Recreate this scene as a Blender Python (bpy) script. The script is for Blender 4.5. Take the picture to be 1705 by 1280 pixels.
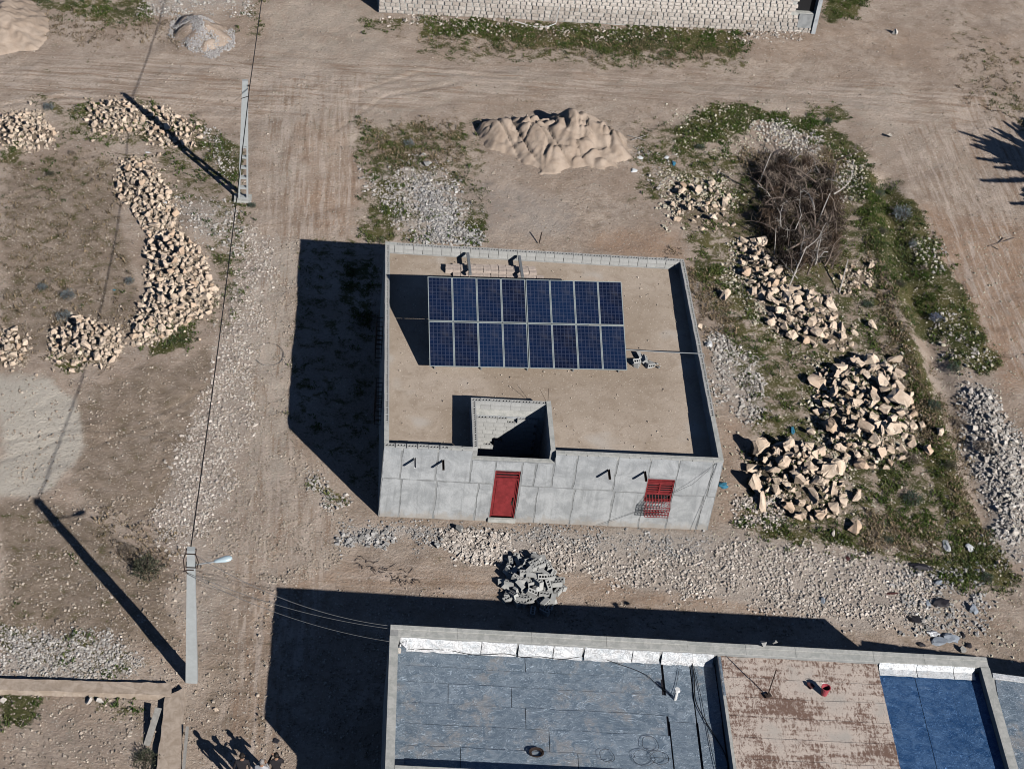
import bpy, bmesh, math, random
import numpy as np
from mathutils import Matrix, Vector, Euler
for o in list(bpy.data.objects): bpy.data.objects.remove(o)
scene = bpy.context.scene
COL = scene.collection
# ------------------------------------------------------------------ camera, sky, sun, exposure
F_PX = 3127.24; IMG_W, IMG_H = 1705.0, 1280.0
PITCH, YAW, ROLL = 0.6948338, 0.1363411, 0.1372513
CAM = np.array([-2.6957, -52.2663, 50.9541])
SUNV = np.array([-1.0064, 1.3328])            # shadow offset on the ground for one metre of height
def cam_axes():
    a, b, c = PITCH, YAW, ROLL
    fw = np.array([math.sin(b)*math.cos(a), math.cos(b)*math.cos(a), -math.sin(a)])
    r = np.cross(fw, [0, 0, 1]); r /= np.linalg.norm(r); u = np.cross(r, fw)
    return r*math.cos(c)+u*math.sin(c), -r*math.sin(c)+u*math.cos(c), fw
CR, CU, CF = cam_axes()
cam_data = bpy.data.cameras.new('camera'); cam = bpy.data.objects.new('camera', cam_data); COL.objects.link(cam)
M = Matrix(((CR[0], CU[0], -CF[0], CAM[0]), (CR[1], CU[1], -CF[1], CAM[1]), (CR[2], CU[2], -CF[2], CAM[2]), (0, 0, 0, 1)))
cam.matrix_world = M
cam_data.sensor_width = 36; cam_data.lens = F_PX/IMG_W*36; cam_data.clip_end = 6000; cam_data.clip_start = 1
scene.camera = cam
elev = math.atan(1/np.linalg.norm(SUNV))
sun_dir = Vector((-SUNV[0], -SUNV[1], 1)).normalized()      # towards the sun
world = bpy.data.worlds.new('World'); scene.world = world; world.use_nodes = True
wn = world.node_tree; wn.nodes.clear()
sky = wn.nodes.new('ShaderNodeTexSky'); sky.sky_type = 'NISHITA'; sky.sun_disc = False
sky.sun_elevation = elev; sky.sun_rotation = math.atan2(sun_dir.x, sun_dir.y)
sky.altitude = 2500; sky.air_density = 0.65; sky.dust_density = 0.0; sky.ozone_density = 3.0
bg = wn.nodes.new('ShaderNodeBackground'); bg.inputs[1].default_value = 0.05
wo = wn.nodes.new('ShaderNodeOutputWorld')
wn.links.new(sky.outputs[0], bg.inputs[0]); wn.links.new(bg.outputs[0], wo.inputs[0])
sl = bpy.data.lights.new('sun', 'SUN'); sl.energy = 5.0; sl.angle = math.radians(0.53); sl.color = (1.0, 0.955, 0.90)
so = bpy.data.objects.new('sun', sl); COL.objects.link(so)
so.rotation_euler = (-sun_dir).to_track_quat('-Z', 'Y').to_euler(); so.location = (20, -30, 60)
scene.view_settings.view_transform = 'Standard'; scene.view_settings.look = 'None'
scene.view_settings.exposure = 0.10; scene.view_settings.gamma = 1.0
scene.view_settings.use_curve_mapping = False
try:
    scene.cycles.max_bounces = 5; scene.cycles.diffuse_bounces = 0; scene.cycles.filter_width = 1.0
except Exception: pass
# ------------------------------------------------------------------ helpers
rng = np.random.default_rng(7); random.seed(7)
def g(px, py, z=0.0):
    """point at height z seen at photograph pixel px, py"""
    d = CR*((px-IMG_W/2)/F_PX) - CU*((py-IMG_H/2)/F_PX) + CF
    t = (z-CAM[2])/d[2]; p = CAM+t*d
    return float(p[0]), float(p[1])
def gpoly(poly, z=0.0): return [g(a, b, z) for a, b in poly]
def to_px(x, y, z=0.0):
    vx, vy, vz = x-CAM[0], y-CAM[1], z-CAM[2]
    a = vx*CR[0]+vy*CR[1]+vz*CR[2]; b = vx*CU[0]+vy*CU[1]+vz*CU[2]; c = vx*CF[0]+vy*CF[1]+vz*CF[2]
    return IMG_W/2+F_PX*a/c, IMG_H/2-F_PX*b/c
_T = rng.random((512, 512))
def vn(x, y, s, seed=0):
    x = np.asarray(x)*s+seed*17.3+1000; y = np.asarray(y)*s+seed*31.7+1000
    i = np.floor(x).astype(int); j = np.floor(y).astype(int); u = x-i; v = y-j
    u = u*u*(3-2*u); v = v*v*(3-2*v)
    a = _T[i & 511, j & 511]; b = _T[(i+1) & 511, j & 511]; c = _T[i & 511, (j+1) & 511]; d = _T[(i+1) & 511, (j+1) & 511]
    return (a*(1-u)+b*u)*(1-v)+(c*(1-u)+d*u)*v
def fbm(x, y, s, seed=0, o=3):
    r = 0; a = 1; t = 0
    for k in range(o): r = r+a*vn(x, y, s*2**k, seed+k); t += a; a *= .5
    return r/t
def sstep(a, b, x):
    t = np.clip((x-a)/(b-a), 0, 1); return t*t*(3-2*t)
def sdist(x, y, poly):
    """signed distance, positive inside"""
    x = np.asarray(x, float); y = np.asarray(y, float)
    d = np.full(x.shape, 1e18); ins = np.zeros(x.shape, bool); n = len(poly)
    for k in range(n):
        ax, ay = poly[k]; bx, by = poly[(k+1) % n]
        ex, ey = bx-ax, by-ay; L = ex*ex+ey*ey+1e-12
        t = np.clip(((x-ax)*ex+(y-ay)*ey)/L, 0, 1)
        d = np.minimum(d, (x-ax-t*ex)**2+(y-ay-t*ey)**2)
        c = ((ay > y) != (by > y)) & (x < (bx-ax)*(y-ay)/((by-ay) if abs(by-ay) > 1e-9 else 1e-9)+ax)
        ins ^= c
    d = np.sqrt(d); return np.where(ins, d, -d)
def pmask(px, py, poly, f):
    xs = [p[0] for p in poly]; ys = [p[1] for p in poly]
    out = np.zeros(px.shape)
    m = (px > min(xs)-f) & (px < max(xs)+f) & (py > min(ys)-f) & (py < max(ys)+f)
    if m.any(): out[m] = sstep(-f, f, sdist(px[m], py[m], poly))
    return out
def ldist(px, py, line):
    d = np.full(px.shape, 1e9)
    for k in range(len(line)-1):
        ax, ay = line[k]; bx, by = line[k+1]; ex, ey = bx-ax, by-ay
        t = np.clip(((px-ax)*ex+(py-ay)*ey)/(ex*ex+ey*ey), 0, 1)
        d = np.minimum(d, np.hypot(px-ax-t*ex, py-ay-t*ey))
    return d
def tag(o, label=None, cat=None, group=None, kind=None):
    if label: o['label'] = label
    if cat: o['category'] = cat
    if group: o['group'] = group
    if kind: o['kind'] = kind
    return o
def empty(name, loc, label=None, cat=None, group=None, rz=0):
    o = bpy.data.objects.new(name, None); COL.objects.link(o); o.location = loc; o.rotation_euler = (0, 0, rz)
    o.empty_display_size = .2
    return tag(o, label, cat, group)
def link(name, me, parent=None):
    o = bpy.data.objects.new(name, me); COL.objects.link(o)
    if parent is not None: o.parent = parent
    return o
def fast_mesh(name, V, Fc, mat, smooth=False, colors=None):
    """V (n,3), Fc (m,k) numpy"""
    V = np.asarray(V, np.float32); Fc = np.asarray(Fc, np.int32); m, k = Fc.shape
    me = bpy.data.meshes.new(name)
    me.vertices.add(len(V)); me.vertices.foreach_set('co', V.ravel())
    me.loops.add(m*k); me.loops.foreach_set('vertex_index', Fc.ravel())
    me.polygons.add(m); me.polygons.foreach_set('loop_start', np.arange(0, m*k, k, dtype=np.int32))
    me.polygons.foreach_set('loop_total', np.full(m, k, np.int32))
    me.polygons.foreach_set('use_smooth', np.full(m, smooth, bool))
    if colors is not None:
        for nm, c in colors.items():
            at = me.color_attributes.new(nm, 'FLOAT_COLOR', 'POINT')
            c4 = np.ones((len(V), 4), np.float32); c4[:, :c.shape[1]] = c
            at.data.foreach_set('color', c4.ravel())
    me.update(calc_edges=True); me.materials.append(mat)
    return me
class MB:
    def __init__(s): s.v = []; s.f = []; s.mi = []; s.m = 0
    def add(s, vs, fs):
        b = len(s.v); s.v += [tuple(v) for v in vs]
        for f in fs: s.f.append(tuple(b+i for i in f)); s.mi.append(s.m)
    def box(s, x0, x1, y0, y1, z0, z1):
        s.add([(x0,y0,z0),(x1,y0,z0),(x1,y1,z0),(x0,y1,z0),(x0,y0,z1),(x1,y0,z1),(x1,y1,z1),(x0,y1,z1)],
              [(0,3,2,1),(4,5,6,7),(0,1,5,4),(1,2,6,5),(2,3,7,6),(3,0,4,7)])
    def obox(s, c, sx, sy, sz, rot):
        R = rot.to_matrix() if isinstance(rot, Euler) else rot
        vs = [Vector(c)+R @ Vector((a*sx/2, b*sy/2, d*sz/2)) for d in (-1, 1) for a, b in ((-1,-1),(1,-1),(1,1),(-1,1))]
        s.add(vs, [(0,3,2,1),(4,5,6,7),(0,1,5,4),(1,2,6,5),(2,3,7,6),(3,0,4,7)])
    def bar(s, p, q, w, h=None, w2=None):
        p = Vector(p); q = Vector(q); h = h or w; d = (q-p)
        if d.length < 1e-6: return
        d.normalize(); up = Vector((0, 0, 1)) if abs(d.z) < .95 else Vector((0, 1, 0))
        a = d.cross(up).normalized(); b = a.cross(d).normalized(); k = (w2/w) if w2 else 1
        vs = [p+a*w/2*i+b*h/2*j for i, j in ((-1,-1),(1,-1),(1,1),(-1,1))]+[q+a*w/2*k*i+b*h/2*k*j for i, j in ((-1,-1),(1,-1),(1,1),(-1,1))]
        s.add(vs, [(0,3,2,1),(4,5,6,7),(0,1,5,4),(1,2,6,5),(2,3,7,6),(3,0,4,7)])
    def tube(s, pts, r, n=6, r2=None):
        pts = [Vector(p) for p in pts]; L = len(pts); rings = []
        for i, p in enumerate(pts):
            d = (pts[min(i+1, L-1)]-pts[max(i-1, 0)])
            d = d.normalized() if d.length > 1e-9 else Vector((0, 0, 1))
            up = Vector((0, 0, 1)) if abs(d.z) < .9 else Vector((1, 0, 0))
            a = d.cross(up).normalized(); b = a.cross(d)
            rr = r+(r2-r)*i/(L-1) if r2 is not None else r
            rings.append([p+a*rr*math.cos(2*math.pi*k/n)+b*rr*math.sin(2*math.pi*k/n) for k in range(n)])
        vs = [v for R in rings for v in R]; fs = []
        for i in range(L-1):
            for k in range(n): fs.append((i*n+k, i*n+(k+1) % n, (i+1)*n+(k+1) % n, (i+1)*n+k))
        fs.append(tuple(range(n-1, -1, -1))); fs.append(tuple((L-1)*n+k for k in range(n)))
        s.add(vs, fs)
    def mesh(s, name, mat, smooth=False):
        me = bpy.data.meshes.new(name); me.from_pydata(s.v, [], s.f)
        mats = mat if isinstance(mat, (list, tuple)) else [mat]
        for m in mats: me.materials.append(m)
        if len(mats) > 1: me.polygons.foreach_set('material_index', s.mi)
        if smooth: me.polygons.foreach_set('use_smooth', [True]*len(me.polygons))
        me.update(); return me
    def obj(s, name, mat, parent=None, smooth=False): return link(name, s.mesh(name, mat, smooth), parent)
# ------------------------------------------------------------------ materials
class NT:
    def __init__(s, name):
        s.mat = bpy.data.materials.new(name); s.mat.use_nodes = True; s.t = s.mat.node_tree; s.t.nodes.clear()
        s.out = s.t.nodes.new('ShaderNodeOutputMaterial'); s.b = s.t.nodes.new('ShaderNodeBsdfPrincipled')
        s.t.links.new(s.b.outputs[0], s.out.inputs[0])
    def N(s, typ, **kw):
        n = s.t.nodes.new(typ)
        for k, v in kw.items(): setattr(n, k, v)
        return n
    def L(s, a, b): s.t.links.new(a, b)
    def sock(s, v, inp):
        if isinstance(v, bpy.types.NodeSocket): s.L(v, inp)
        elif isinstance(v, (tuple, list)): inp.default_value = (*v, 1.0) if len(v) == 3 and inp.type == 'RGBA' else v
        else: inp.default_value = v
    def coord(s, kind='Object'): return s.N('ShaderNodeTexCoord').outputs[kind]
    def mapping(s, vec, scale=(1,1,1), rot=(0,0,0), loc=(0,0,0)):
        m = s.N('ShaderNodeMapping'); s.L(vec, m.inputs[0]); m.inputs[1].default_value = loc
        m.inputs[2].default_value = rot; m.inputs[3].default_value = scale; return m.outputs[0]
    def noise(s, vec, scale, detail=4, rough=.55, dist=0, out='Fac'):
        n = s.N('ShaderNodeTexNoise'); s.L(vec, n.inputs['Vector']); n.inputs['Scale'].default_value = scale
        n.inputs['Detail'].default_value = detail; n.inputs['Roughness'].default_value = rough; n.inputs['Distortion'].default_value = dist
        return n.outputs[out]
    def voro(s, vec, scale, feature='F1', rnd=1.0):
        n = s.N('ShaderNodeTexVoronoi', feature=feature); s.L(vec, n.inputs['Vector']); n.inputs['Scale'].default_value = scale
        n.inputs['Randomness'].default_value = rnd; return n
    def math(s, op, a, b=0.0, c=0.0):
        n = s.N('ShaderNodeMath', operation=op); s.sock(a, n.inputs[0]); s.sock(b, n.inputs[1]); s.sock(c, n.inputs[2]); return n.outputs[0]
    def ramp(s, fac, lo, hi, a=0.0, b=1.0):
        n = s.N('ShaderNodeMapRange', interpolation_type='SMOOTHSTEP'); s.sock(fac, n.inputs[0])
        n.inputs[1].default_value = lo; n.inputs[2].default_value = hi; n.inputs[3].default_value = a; n.inputs[4].default_value = b
        return n.outputs[0]
    def mix(s, fac, a, b, mode='MIX'):
        n = s.N('ShaderNodeMix', data_type='RGBA', blend_type=mode)
        s.sock(fac, n.inputs[0]); s.sock(a, n.inputs[6]); s.sock(b, n.inputs[7]); return n.outputs[2]
    def attr(s, name):
        n = s.N('ShaderNodeAttribute'); n.attribute_name = name; return n
    def sep(s, c):
        n = s.N('ShaderNodeSeparateColor'); s.L(c, n.inputs[0]); return n.outputs
    def bump(s, h, strength=.5, dist=.02):
        n = s.N('ShaderNodeBump'); n.inputs['Strength'].default_value = strength; n.inputs['Distance'].default_value = dist
        s.L(h, n.inputs['Height']); s.L(n.outputs[0], s.b.inputs['Normal']); return n
    def fin(s, col, rough=.9, metal=0.0, spec=.3):
        s.sock(col, s.b.inputs['Base Color']); s.sock(rough, s.b.inputs['Roughness']); s.sock(metal, s.b.inputs['Metallic'])
        s.b.inputs['Specular IOR Level'].default_value = spec
        return s.mat
def scl(c, k): return tuple(v*k for v in c)
def simple(name, col, rough=.8, metal=0, var=.25, sc=6, bump=.25, spec=.3, rnd=0.0, bd=.01):
    n = NT(name); v = n.coord(); a = n.noise(v, sc, 5, .6); b = n.noise(v, sc*7, 3, .6)
    c = n.mix(n.ramp(a, .3, .7), scl(col, 1-var), scl(col, 1+var*.6))
    c = n.mix(n.ramp(b, .35, .75), c, scl(col, 1-var*.8))
    if rnd:
        oi = n.N('ShaderNodeObjectInfo').outputs['Random']
        c = n.mix(n.math('MULTIPLY', oi, rnd), c, scl(col, .55))
    n.bump(b, bump, bd); return n.fin(c, rough, metal, spec)
def make_ground_mat():
    n = NT('ground_soil'); v = n.coord(); wv = n.N('ShaderNodeVectorMath', operation='ADD')
    A = n.sep(n.attr('m1').outputs['Color']); B = n.sep(n.attr('m2').outputs['Color'])
    green, gravel, dark = A[0], A[1], A[2]; pale, red, ash = B[0], B[1], B[2]
    Sx = n.sep(n.attr('m3').outputs['Color']); big = n.noise(v, .35, 4, .55); mid = n.noise(v, 1.7, 6, .62, .4); fine = n.noise(v, 9, 5, .7); tiny = n.noise(v, 34, 3, .7)
    tan = n.mix(n.ramp(big, .35, .65), (.405, .32, .258), (.52, .432, .362))
    tan = n.mix(n.math('MULTIPLY', n.ramp(mid, .42, .68), .55), tan, (.30, .228, .172))
    c = n.mix(n.math('MULTIPLY', red, n.ramp(mid, .25, .6, .35, 1.0)), tan, (.42, .288, .205))
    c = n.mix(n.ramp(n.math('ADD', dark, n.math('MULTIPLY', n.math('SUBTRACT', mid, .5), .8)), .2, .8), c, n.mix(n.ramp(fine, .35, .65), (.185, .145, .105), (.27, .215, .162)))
    c = n.mix(n.ramp(n.math('ADD', pale, n.math('MULTIPLY', n.math('SUBTRACT', mid, .5), .9)), .25, .95), c, n.mix(n.ramp(fine, .3, .7), (.52, .475, .41), (.66, .62, .55)))
    c = n.mix(n.ramp(n.math('ADD', ash, n.math('MULTIPLY', n.math('SUBTRACT', mid, .5), .8)), .2, .9), c, n.mix(n.ramp(fine, .3, .7), (.33, .30, .275), (.52, .48, .45)))
    c = n.mix(n.math('MULTIPLY', n.ramp(n.math('ADD', gravel, n.math('MULTIPLY', n.math('SUBTRACT', mid, .5), .8)), .2, .9), .75), c, n.mix(n.ramp(fine, .35, .65), (.38, .33, .29), (.66, .60, .55)))
    sv = n.noise(n.mapping(v, (2.6, .22, 1)), 1.6, 5, .62, .3); sh = n.noise(n.mapping(v, (.2, 2.2, 1), (0, 0, -.05)), 1.6, 5, .62, .4); sd_ = n.noise(n.mapping(v, (2.4, .2, 1), (0, 0, .5)), 1.6, 5, .62, .3)
    for msk, nz in ((Sx[0], sv), (Sx[1], sh), (Sx[2], sd_)):
        c = n.mix(n.math('MULTIPLY', msk, n.ramp(nz, .48, .62, 0, .85)), c, (.58, .485, .415)); c = n.mix(n.math('MULTIPLY', msk, n.ramp(nz, .47, .34, 0, .75)), c, (.31, .215, .155))
    # fine mottling and small stones pressed into the soil
    c = n.mix(n.ramp(fine, .42, .75, 0, .5), c, (.20, .155, .118))
    c = n.mix(n.ramp(tiny, .5, .8, 0, .6), c, (.15, .115, .09))
    v1 = n.voro(v, 7.5); v2 = n.voro(v, 17)
    keep1 = n.math('GREATER_THAN', n.sep(v1.outputs['Color'])[0], n.ramp(gravel, 0, .8, .93, .6))
    keep2 = n.math('GREATER_THAN', n.sep(v2.outputs['Color'])[0], n.ramp(gravel, 0, .8, .82, .38))
    s1 = n.math('MULTIPLY', n.math('LESS_THAN', v1.outputs['Distance'], .30), keep1)
    s2 = n.math('MULTIPLY', n.math('LESS_THAN', v2.outputs['Distance'], .36), keep2)
    stone = n.mix(n.sep(v2.outputs['Color'])[1], (.40, .34, .28), (.70, .65, .58))
    stn = n.math('MULTIPLY', n.math('MAXIMUM', s1, s2), .8)
    gr = n.ramp(n.math('ADD', n.math('ADD', green, n.math('MULTIPLY', n.math('SUBTRACT', mid, .5), 2.3)), n.math('MULTIPLY', n.math('SUBTRACT', fine, .5), 1.3)), .30, .78)
    gcol = n.mix(n.ramp(fine, .3, .7), (.032, .042, .014), (.115, .115, .05))
    gcol = n.mix(n.ramp(big, .4, .6), gcol, n.mix(n.ramp(tiny, .35, .6), (.09, .08, .035), (.14, .13, .055)))
    c = n.mix(gr, c, gcol)
    c = n.mix(stn, c, stone)
    h = n.math('ADD', n.math('ADD', n.math('MULTIPLY', fine, .9), n.math('MULTIPLY', n.noise(v, 4.5, 4, .65, .8), .7)), n.math('ADD', n.math('MULTIPLY', tiny, .45), n.math('MULTIPLY', stn, .45)))
    n.bump(h, .9, .06); return n.fin(c, .97, 0, .1)
def make_rock_mat(name, c1, c2, c3, sc=3.5):
    n = NT(name); v = n.coord(); oi = n.N('ShaderNodeObjectInfo').outputs['Random']
    vv = n.N('ShaderNodeVectorMath', operation='ADD'); n.L(v, vv.inputs[0])
    cx = n.N('ShaderNodeCombineXYZ'); n.L(n.math('MULTIPLY', oi, 37.0), cx.inputs[0]); n.L(cx.outputs[0], vv.inputs[1]); v = vv.outputs[0]
    a = n.noise(v, sc, 5, .65, .3); b = n.noise(v, sc*5, 4, .7)
    c = n.mix(n.ramp(a, .3, .7), c1, c2); c = n.mix(n.ramp(b, .5, .8, 0, .6), c, c3)
    c = n.mix(n.math('MULTIPLY', n.math('FRACT', n.math('MULTIPLY', oi, 7.3)), .5), c, scl(c1, .78)); c = n.mix(n.ramp(oi, .72, 1.0, 0, .6), c, c3); c = n.mix(n.ramp(oi, .12, 0, 0, .5), c, scl(c2, 1.1))
    n.bump(n.math('ADD', a, n.math('MULTIPLY', b, .5)), .8, .06); return n.fin(c, .93, 0, .12)
def make_pebble_mat():
    n = NT('pebble_stone'); v = n.coord(); a = n.attr('col').outputs['Color']; b = n.noise(v, 25, 3, .6)
    c = n.mix(n.ramp(b, .3, .8, 0, .45), a, (.12, .10, .085)); return n.fin(c, .95, 0, .1)
def make_leaf_mat(name='weed_leaf'):
    n = NT(name); a = n.attr('col').outputs['Color']; n.b.inputs['Specular IOR Level'].default_value = .2
    return n.fin(a, .8, 0, .15)
def make_foil(name, c1, c2, stain, metal, rough, patch=.55, ws=3.0):
    n = NT(name); v = n.coord(); big = n.noise(v, .55, 4, .6, .5); mid = n.noise(v, 2.4, 6, .68, 1.0); fine = n.noise(n.mapping(v, (1, 1.6, 1)), 9, 5, .75, 1.6)
    wr = n.math('ABSOLUTE', n.math('SUBTRACT', n.noise(n.mapping(v, (.8, 1.5, 1)), ws*.6, 3, .55, 2.6), .5))
    c = n.mix(n.ramp(mid, .35, .65), c1, c2)
    oi = n.N('ShaderNodeObjectInfo').outputs['Random']; c = n.mix(n.math('MULTIPLY', oi, .35), c, scl(c1, .75))
    st = n.ramp(n.math('ADD', n.math('ADD', n.math('MULTIPLY', big, .6), n.math('MULTIPLY', mid, .4)), n.math('MULTIPLY', n.math('SUBTRACT', fine, .5), .2)), patch-.05, patch+.05)
    c = n.mix(n.math('MULTIPLY', st, .8), c, stain)
    cr = n.ramp(wr, 0, .026, 1, 0); c = n.mix(n.math('MULTIPLY', cr, .55), c, tuple(min(q*1.75, 1) for q in c2))
    sp = n.ramp(fine, .55, .67); c = n.mix(n.math('MULTIPLY', sp, .40), c, scl(c2, 1.7))
    dk = n.ramp(fine, .42, .32); c = n.mix(n.math('MULTIPLY', dk, .35), c, scl(c1, .55))
    m = n.math('MULTIPLY', n.math('SUBTRACT', 1.0, st), metal)
    r = n.ramp(mid, .3, .7, rough-.06, rough+.12)
    n.bump(n.math('ADD', n.math('MULTIPLY', mid, .7), n.math('ADD', n.math('MULTIPLY', fine, .6), n.math('MULTIPLY', cr, .5))), .8, .05)
    return n.fin(c, r, m, .4)
def make_brown_roof():
    n = NT('worn_roofing_felt'); v = n.coord(); a = n.noise(n.mapping(v, (1.5, .75, 1)), 7.5, 6, .72, .8); b = n.noise(v, .6, 3, .5); f = n.noise(v, 22, 4, .7)
    st = n.noise(n.mapping(v, (5, .9, 1)), 1.6, 4, .6); hz = n.noise(n.mapping(v, (.7, 5, 1)), 1.4, 3, .6)
    k = n.math('ADD', n.math('ADD', a, n.math('MULTIPLY', n.math('SUBTRACT', b, .5), .8)), n.math('ADD', n.math('MULTIPLY', n.math('SUBTRACT', st, .5), .35), n.math('MULTIPLY', n.math('SUBTRACT', hz, .5), .45)))
    c = n.mix(n.ramp(k, .36, .56), (.185, .118, .092), (.57, .49, .43))
    c = n.mix(n.ramp(b, .54, .68, 0, .75), c, n.mix(n.ramp(f, .3, .7), (.38, .36, .33), (.50, .47, .43)))
    c = n.mix(n.ramp(f, .5, .75, 0, .6), c, (.22, .145, .11))
    n.bump(n.math('ADD', a, f), .6, .02); return n.fin(c, .85, 0, .3)
def make_plaster(name, c1, c2, sc=2.2, sp=0.0):
    n = NT(name); v = n.coord(); a = n.noise(v, sc, 6, .65, .5); b = n.noise(v, 14, 4, .65); st = n.noise(n.mapping(v, (3.5, 1, .5)), 1.3, 4, .6)
    c = n.mix(n.ramp(a, .36, .62), c1, c2); c = n.mix(n.ramp(st, .5, .72, 0, .4), c, scl(c1, .8)); c = n.mix(n.ramp(b, .55, .8, 0, .4), c, scl(c1, .72))
    n.bump(n.math('ADD', a, b), .45, .015); return n.fin(c, .92, 0, .2)
def make_plaster_dirty():
    n = NT('cement_plaster_panel'); v = n.coord(); a = n.noise(v, 1.3, 6, .68, .6); b = n.noise(v, 12, 5, .7); st = n.noise(n.mapping(v, (4.5, 1, .35)), 1.3, 5, .65)
    c = n.mix(n.ramp(a, .36, .64), (.315, .33, .342), (.455, .472, .484)); c = n.mix(n.ramp(st, .52, .70, 0, .55), c, (.25, .262, .27)); c = n.mix(n.ramp(st, .44, .30, 0, .4), c, (.50, .52, .53))
    c = n.mix(n.ramp(b, .52, .78, 0, .5), c, (.26, .27, .27)); z = n.N('ShaderNodeSeparateXYZ'); n.L(v, z.inputs[0])
    k = n.math('ADD', z.outputs[2], n.math('MULTIPLY', n.math('SUBTRACT', n.noise(v, 3, 4, .7), .5), 1.2)); c = n.mix(n.ramp(k, .45, .0, 0, .6), c, (.36, .315, .265))
    n.bump(n.math('ADD', a, b), .6, .02); return n.fin(c, .92, 0, .2)
def make_roof_dirt():
    n = NT('roof_soil_screed'); v = n.coord(); big = n.noise(v, .28, 4, .5); mid = n.noise(v, 1.6, 6, .65, .6); fine = n.noise(v, 12, 5, .7); vo = n.voro(v, 13)
    c = n.mix(n.ramp(big, .38, .62), (.38, .31, .245), (.47, .395, .325)); c = n.mix(n.ramp(mid, .45, .7, 0, .5), c, (.29, .225, .17))
    c = n.mix(n.ramp(fine, .5, .8, 0, .55), c, (.22, .17, .125))
    keep = n.math('GREATER_THAN', n.sep(vo.outputs['Color'])[0], .86)
    c = n.mix(n.math('MULTIPLY', n.math('MULTIPLY', n.math('LESS_THAN', vo.outputs['Distance'], .32), keep), .7), c, (.6, .53, .45))
    g2 = n.noise(v, .55, 2, .5); c = n.mix(n.ramp(g2, .6, .74, 0, .6), c, (.52, .49, .455))
    n.bump(n.math('ADD', mid, n.math('MULTIPLY', fine, .6)), .55, .03); return n.fin(c, .95, 0, .12)
def make_cells():
    n = NT('photovoltaic_cells'); uv = n.coord('UV'); s3 = n.N('ShaderNodeSeparateXYZ'); n.L(uv, s3.inputs[0])
    def line(x, k, w):
        f = n.math('FRACT', n.math('MULTIPLY', x, k)); d = n.math('ABSOLUTE', n.math('SUBTRACT', f, .5)); return n.ramp(d, .5-w*1.5, .5-w*.5)
    lx = line(s3.outputs[0], 6, .085); ly = line(s3.outputs[1], 12, .07)
    bb = n.math('FRACT', n.math('MULTIPLY', s3.outputs[0], 18)); bb = n.ramp(n.math('ABSOLUTE', n.math('SUBTRACT', bb, .5)), .0, .09, 1, 0)
    oi = n.N('ShaderNodeObjectInfo').outputs['Random']
    cell = n.mix(n.ramp(n.noise(n.coord(), 1.3, 2, .5), .3, .7), (.003, .006, .02), (.004, .010, .036))
    cell = n.mix(n.math('MULTIPLY', n.math('FRACT', n.math('MULTIPLY', oi, 5.7)), .9), cell, (.006, .018, .055))
    c = n.mix(n.math('MULTIPLY', bb, .05), cell, (.2, .2, .3)); c = n.mix(n.ramp(n.noise(n.coord(), 2.2, 4, .6), .45, .8, 0, .10), c, (.30, .27, .24)); c = n.mix(n.math('MULTIPLY', n.math('MAXIMUM', lx, ly), .40), c, (.07, .085, .14))
    return n.fin(c, .22, 0, .3)
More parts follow.
